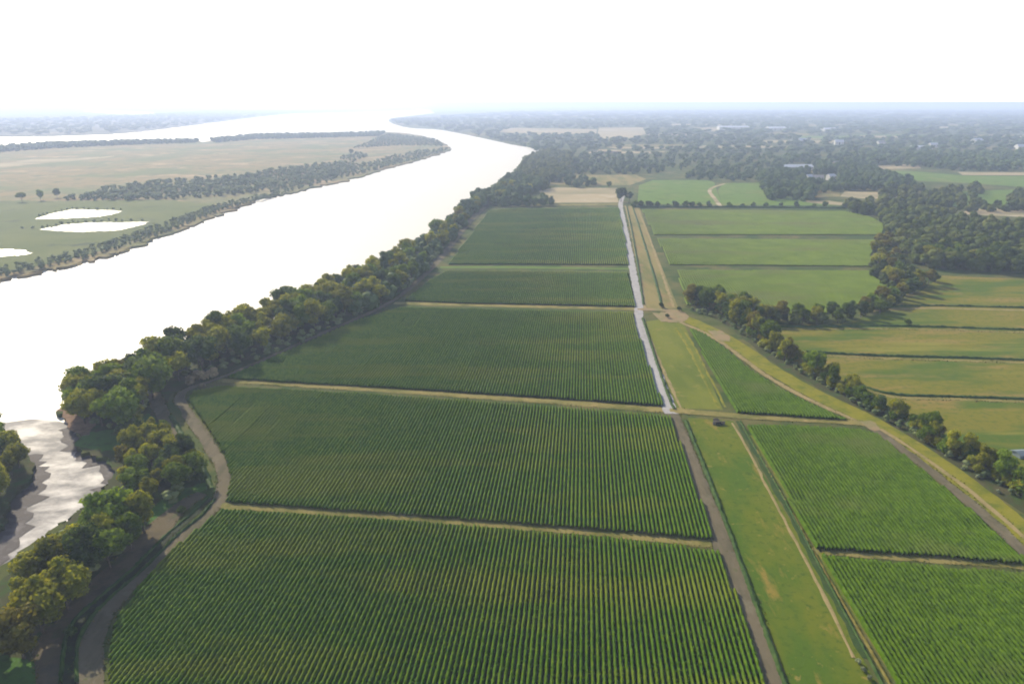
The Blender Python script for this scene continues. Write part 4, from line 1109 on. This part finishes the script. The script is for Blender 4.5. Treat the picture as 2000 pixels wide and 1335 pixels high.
# culvert under the cross track
cx_, cy_ = G(1404, 829)
cu = empty('culvert', (cx_, cy_, 0), 0.05)
tag(cu, 'dark culvert mouth under the cross track beside the pasture', 'culvert')
V, Fc = [], []
box(V, Fc, -2.6, -1.45, 0, .5, -.1, 1.5)
box(V, Fc, 1.45, 2.6, 0, .5, -.1, 1.5)
box(V, Fc, -1.448, 1.448, 0.003, .497, 1.25, 1.497)
pm('headwall', V, Fc, M['concrete'], cu)
V, Fc = [], []
n = 16
for k in range(n):
    a = 2 * math.pi * k / n
    for rr, yy in ((1.3, -.6), (1.3, 4.0), (1.15, 4.0), (1.15, -.6)):
        V.append((rr * math.cos(a), yy, .45 + .8 * rr / 1.3 * math.sin(a)))
for k in range(n):
    j = (k + 1) % n
    for q in range(4):
        Fc.append((k * 4 + q, j * 4 + q, j * 4 + (q + 1) % 4, k * 4 + (q + 1) % 4))
Fc.append(tuple(k * 4 + 2 for k in range(n)))
pm('pipe', V, Fc, M['culvertdark'], cu)
V = [(-2.8, .1, 0), (2.8, .1, 0), (3.4, 5.5, 0), (-3.4, 5.5, 0), (-2.6, .5, 1.4), (2.6, .5, 1.4), (2.9, 5, .2), (-2.9, 5, .2)]
Fc = [(4, 5, 6, 7), (1, 2, 6, 5), (2, 3, 7, 6), (3, 0, 4, 7)]

# ------------------------------------------------------------------ air
hz = bpy.data.meshes.new('haze')
V, Fc = [], []
box(V, Fc, -FAR * 1.02, FAR * 1.02, -700, FAR * 1.02, -5.0, H + 6)
hz.from_pydata(V, [], Fc)
m, nt, out = new_mat('pale_air')
pv = N(nt, 'ShaderNodeVolumePrincipled')
pv.inputs['Color'].default_value = (0.58, 0.70, 1.0, 1)
pv.inputs['Density'].default_value = 1.65e-4
pv.inputs['Anisotropy'].default_value = 0.2
nt.links.new(pv.outputs[0], out.inputs['Volume'])
hz.materials.append(m)
ho = obj('haze', hz)
tag(ho, None, None, None, 'stuff')

# ------------------------------------------------------------------ light, sky, camera
sd = bpy.data.lights.new('sun', 'SUN')
sd.energy = 5.0
sd.angle = math.radians(0.6)
sd.color = (1.0, 0.88, 0.66)
so = link(bpy.data.objects.new('sun', sd))
sv = Vector((math.sin(SUN_AZ) * math.cos(SUN_EL), math.cos(SUN_AZ) * math.cos(SUN_EL), math.sin(SUN_EL)))
so.rotation_euler = sv.to_track_quat('Z', 'Y').to_euler()
so.location = (0, 0, 400)

wd = bpy.data.worlds.new('World')
SC.world = wd
wd.use_nodes = True
nt = wd.node_tree
nt.nodes.clear()
out = nt.nodes.new('ShaderNodeOutputWorld')
bg = N(nt, 'ShaderNodeBackground', Strength=0.11)
sk = N(nt, 'ShaderNodeTexSky', sky_type='NISHITA', sun_disc=False)
sk.sun_elevation = SUN_EL
sk.sun_rotation = SUN_AZ
sk.altitude = 100
sk.air_density = 1.0
sk.dust_density = 1.5
sk.ozone_density = 1.0
tc = N(nt, 'ShaderNodeTexCoord')
sx = N(nt, 'ShaderNodeSeparateXYZ')
nt.links.new(tc.outputs['Generated'], sx.inputs[0])
mr = N(nt, 'ShaderNodeMapRange')
mr.inputs[1].default_value = 0.14
mr.inputs[2].default_value = 0.48
mr.inputs[3].default_value = 0.95
mr.inputs[4].default_value = 0.0
nt.links.new(sx.outputs[2], mr.inputs[0])
veil = mixc(nt, sk.outputs[0], (10.2, 10.3, 10.6), mr.outputs[0])     # white added to brighten the low sky, fading out higher up
nt.links.new(veil, bg.inputs[0])
nt.links.new(bg.outputs[0], out.inputs[0])

cd = bpy.data.cameras.new('camera')
cd.sensor_width = 36
cd.lens = 36 * F / 2000.0
cd.clip_start = 1.0
cd.clip_end = 120000
co = link(bpy.data.objects.new('camera', cd))
co.location = (0, 0, H)
co.rotation_euler = (math.pi / 2 - PITCH, 0, 0)
SC.camera = co

SC.view_settings.view_transform = 'Standard'
SC.view_settings.look = 'None'
SC.view_settings.exposure = 0.75
SC.view_settings.gamma = 1.0
cy = SC.cycles
cy.max_bounces = 5
cy.diffuse_bounces = 2
cy.glossy_bounces = 2
cy.transmission_bounces = 3
cy.volume_bounces = 2
cy.use_denoising = True
cy.filter_width = 1.9
SC.render.resolution_x = 1024
SC.render.resolution_y = 683
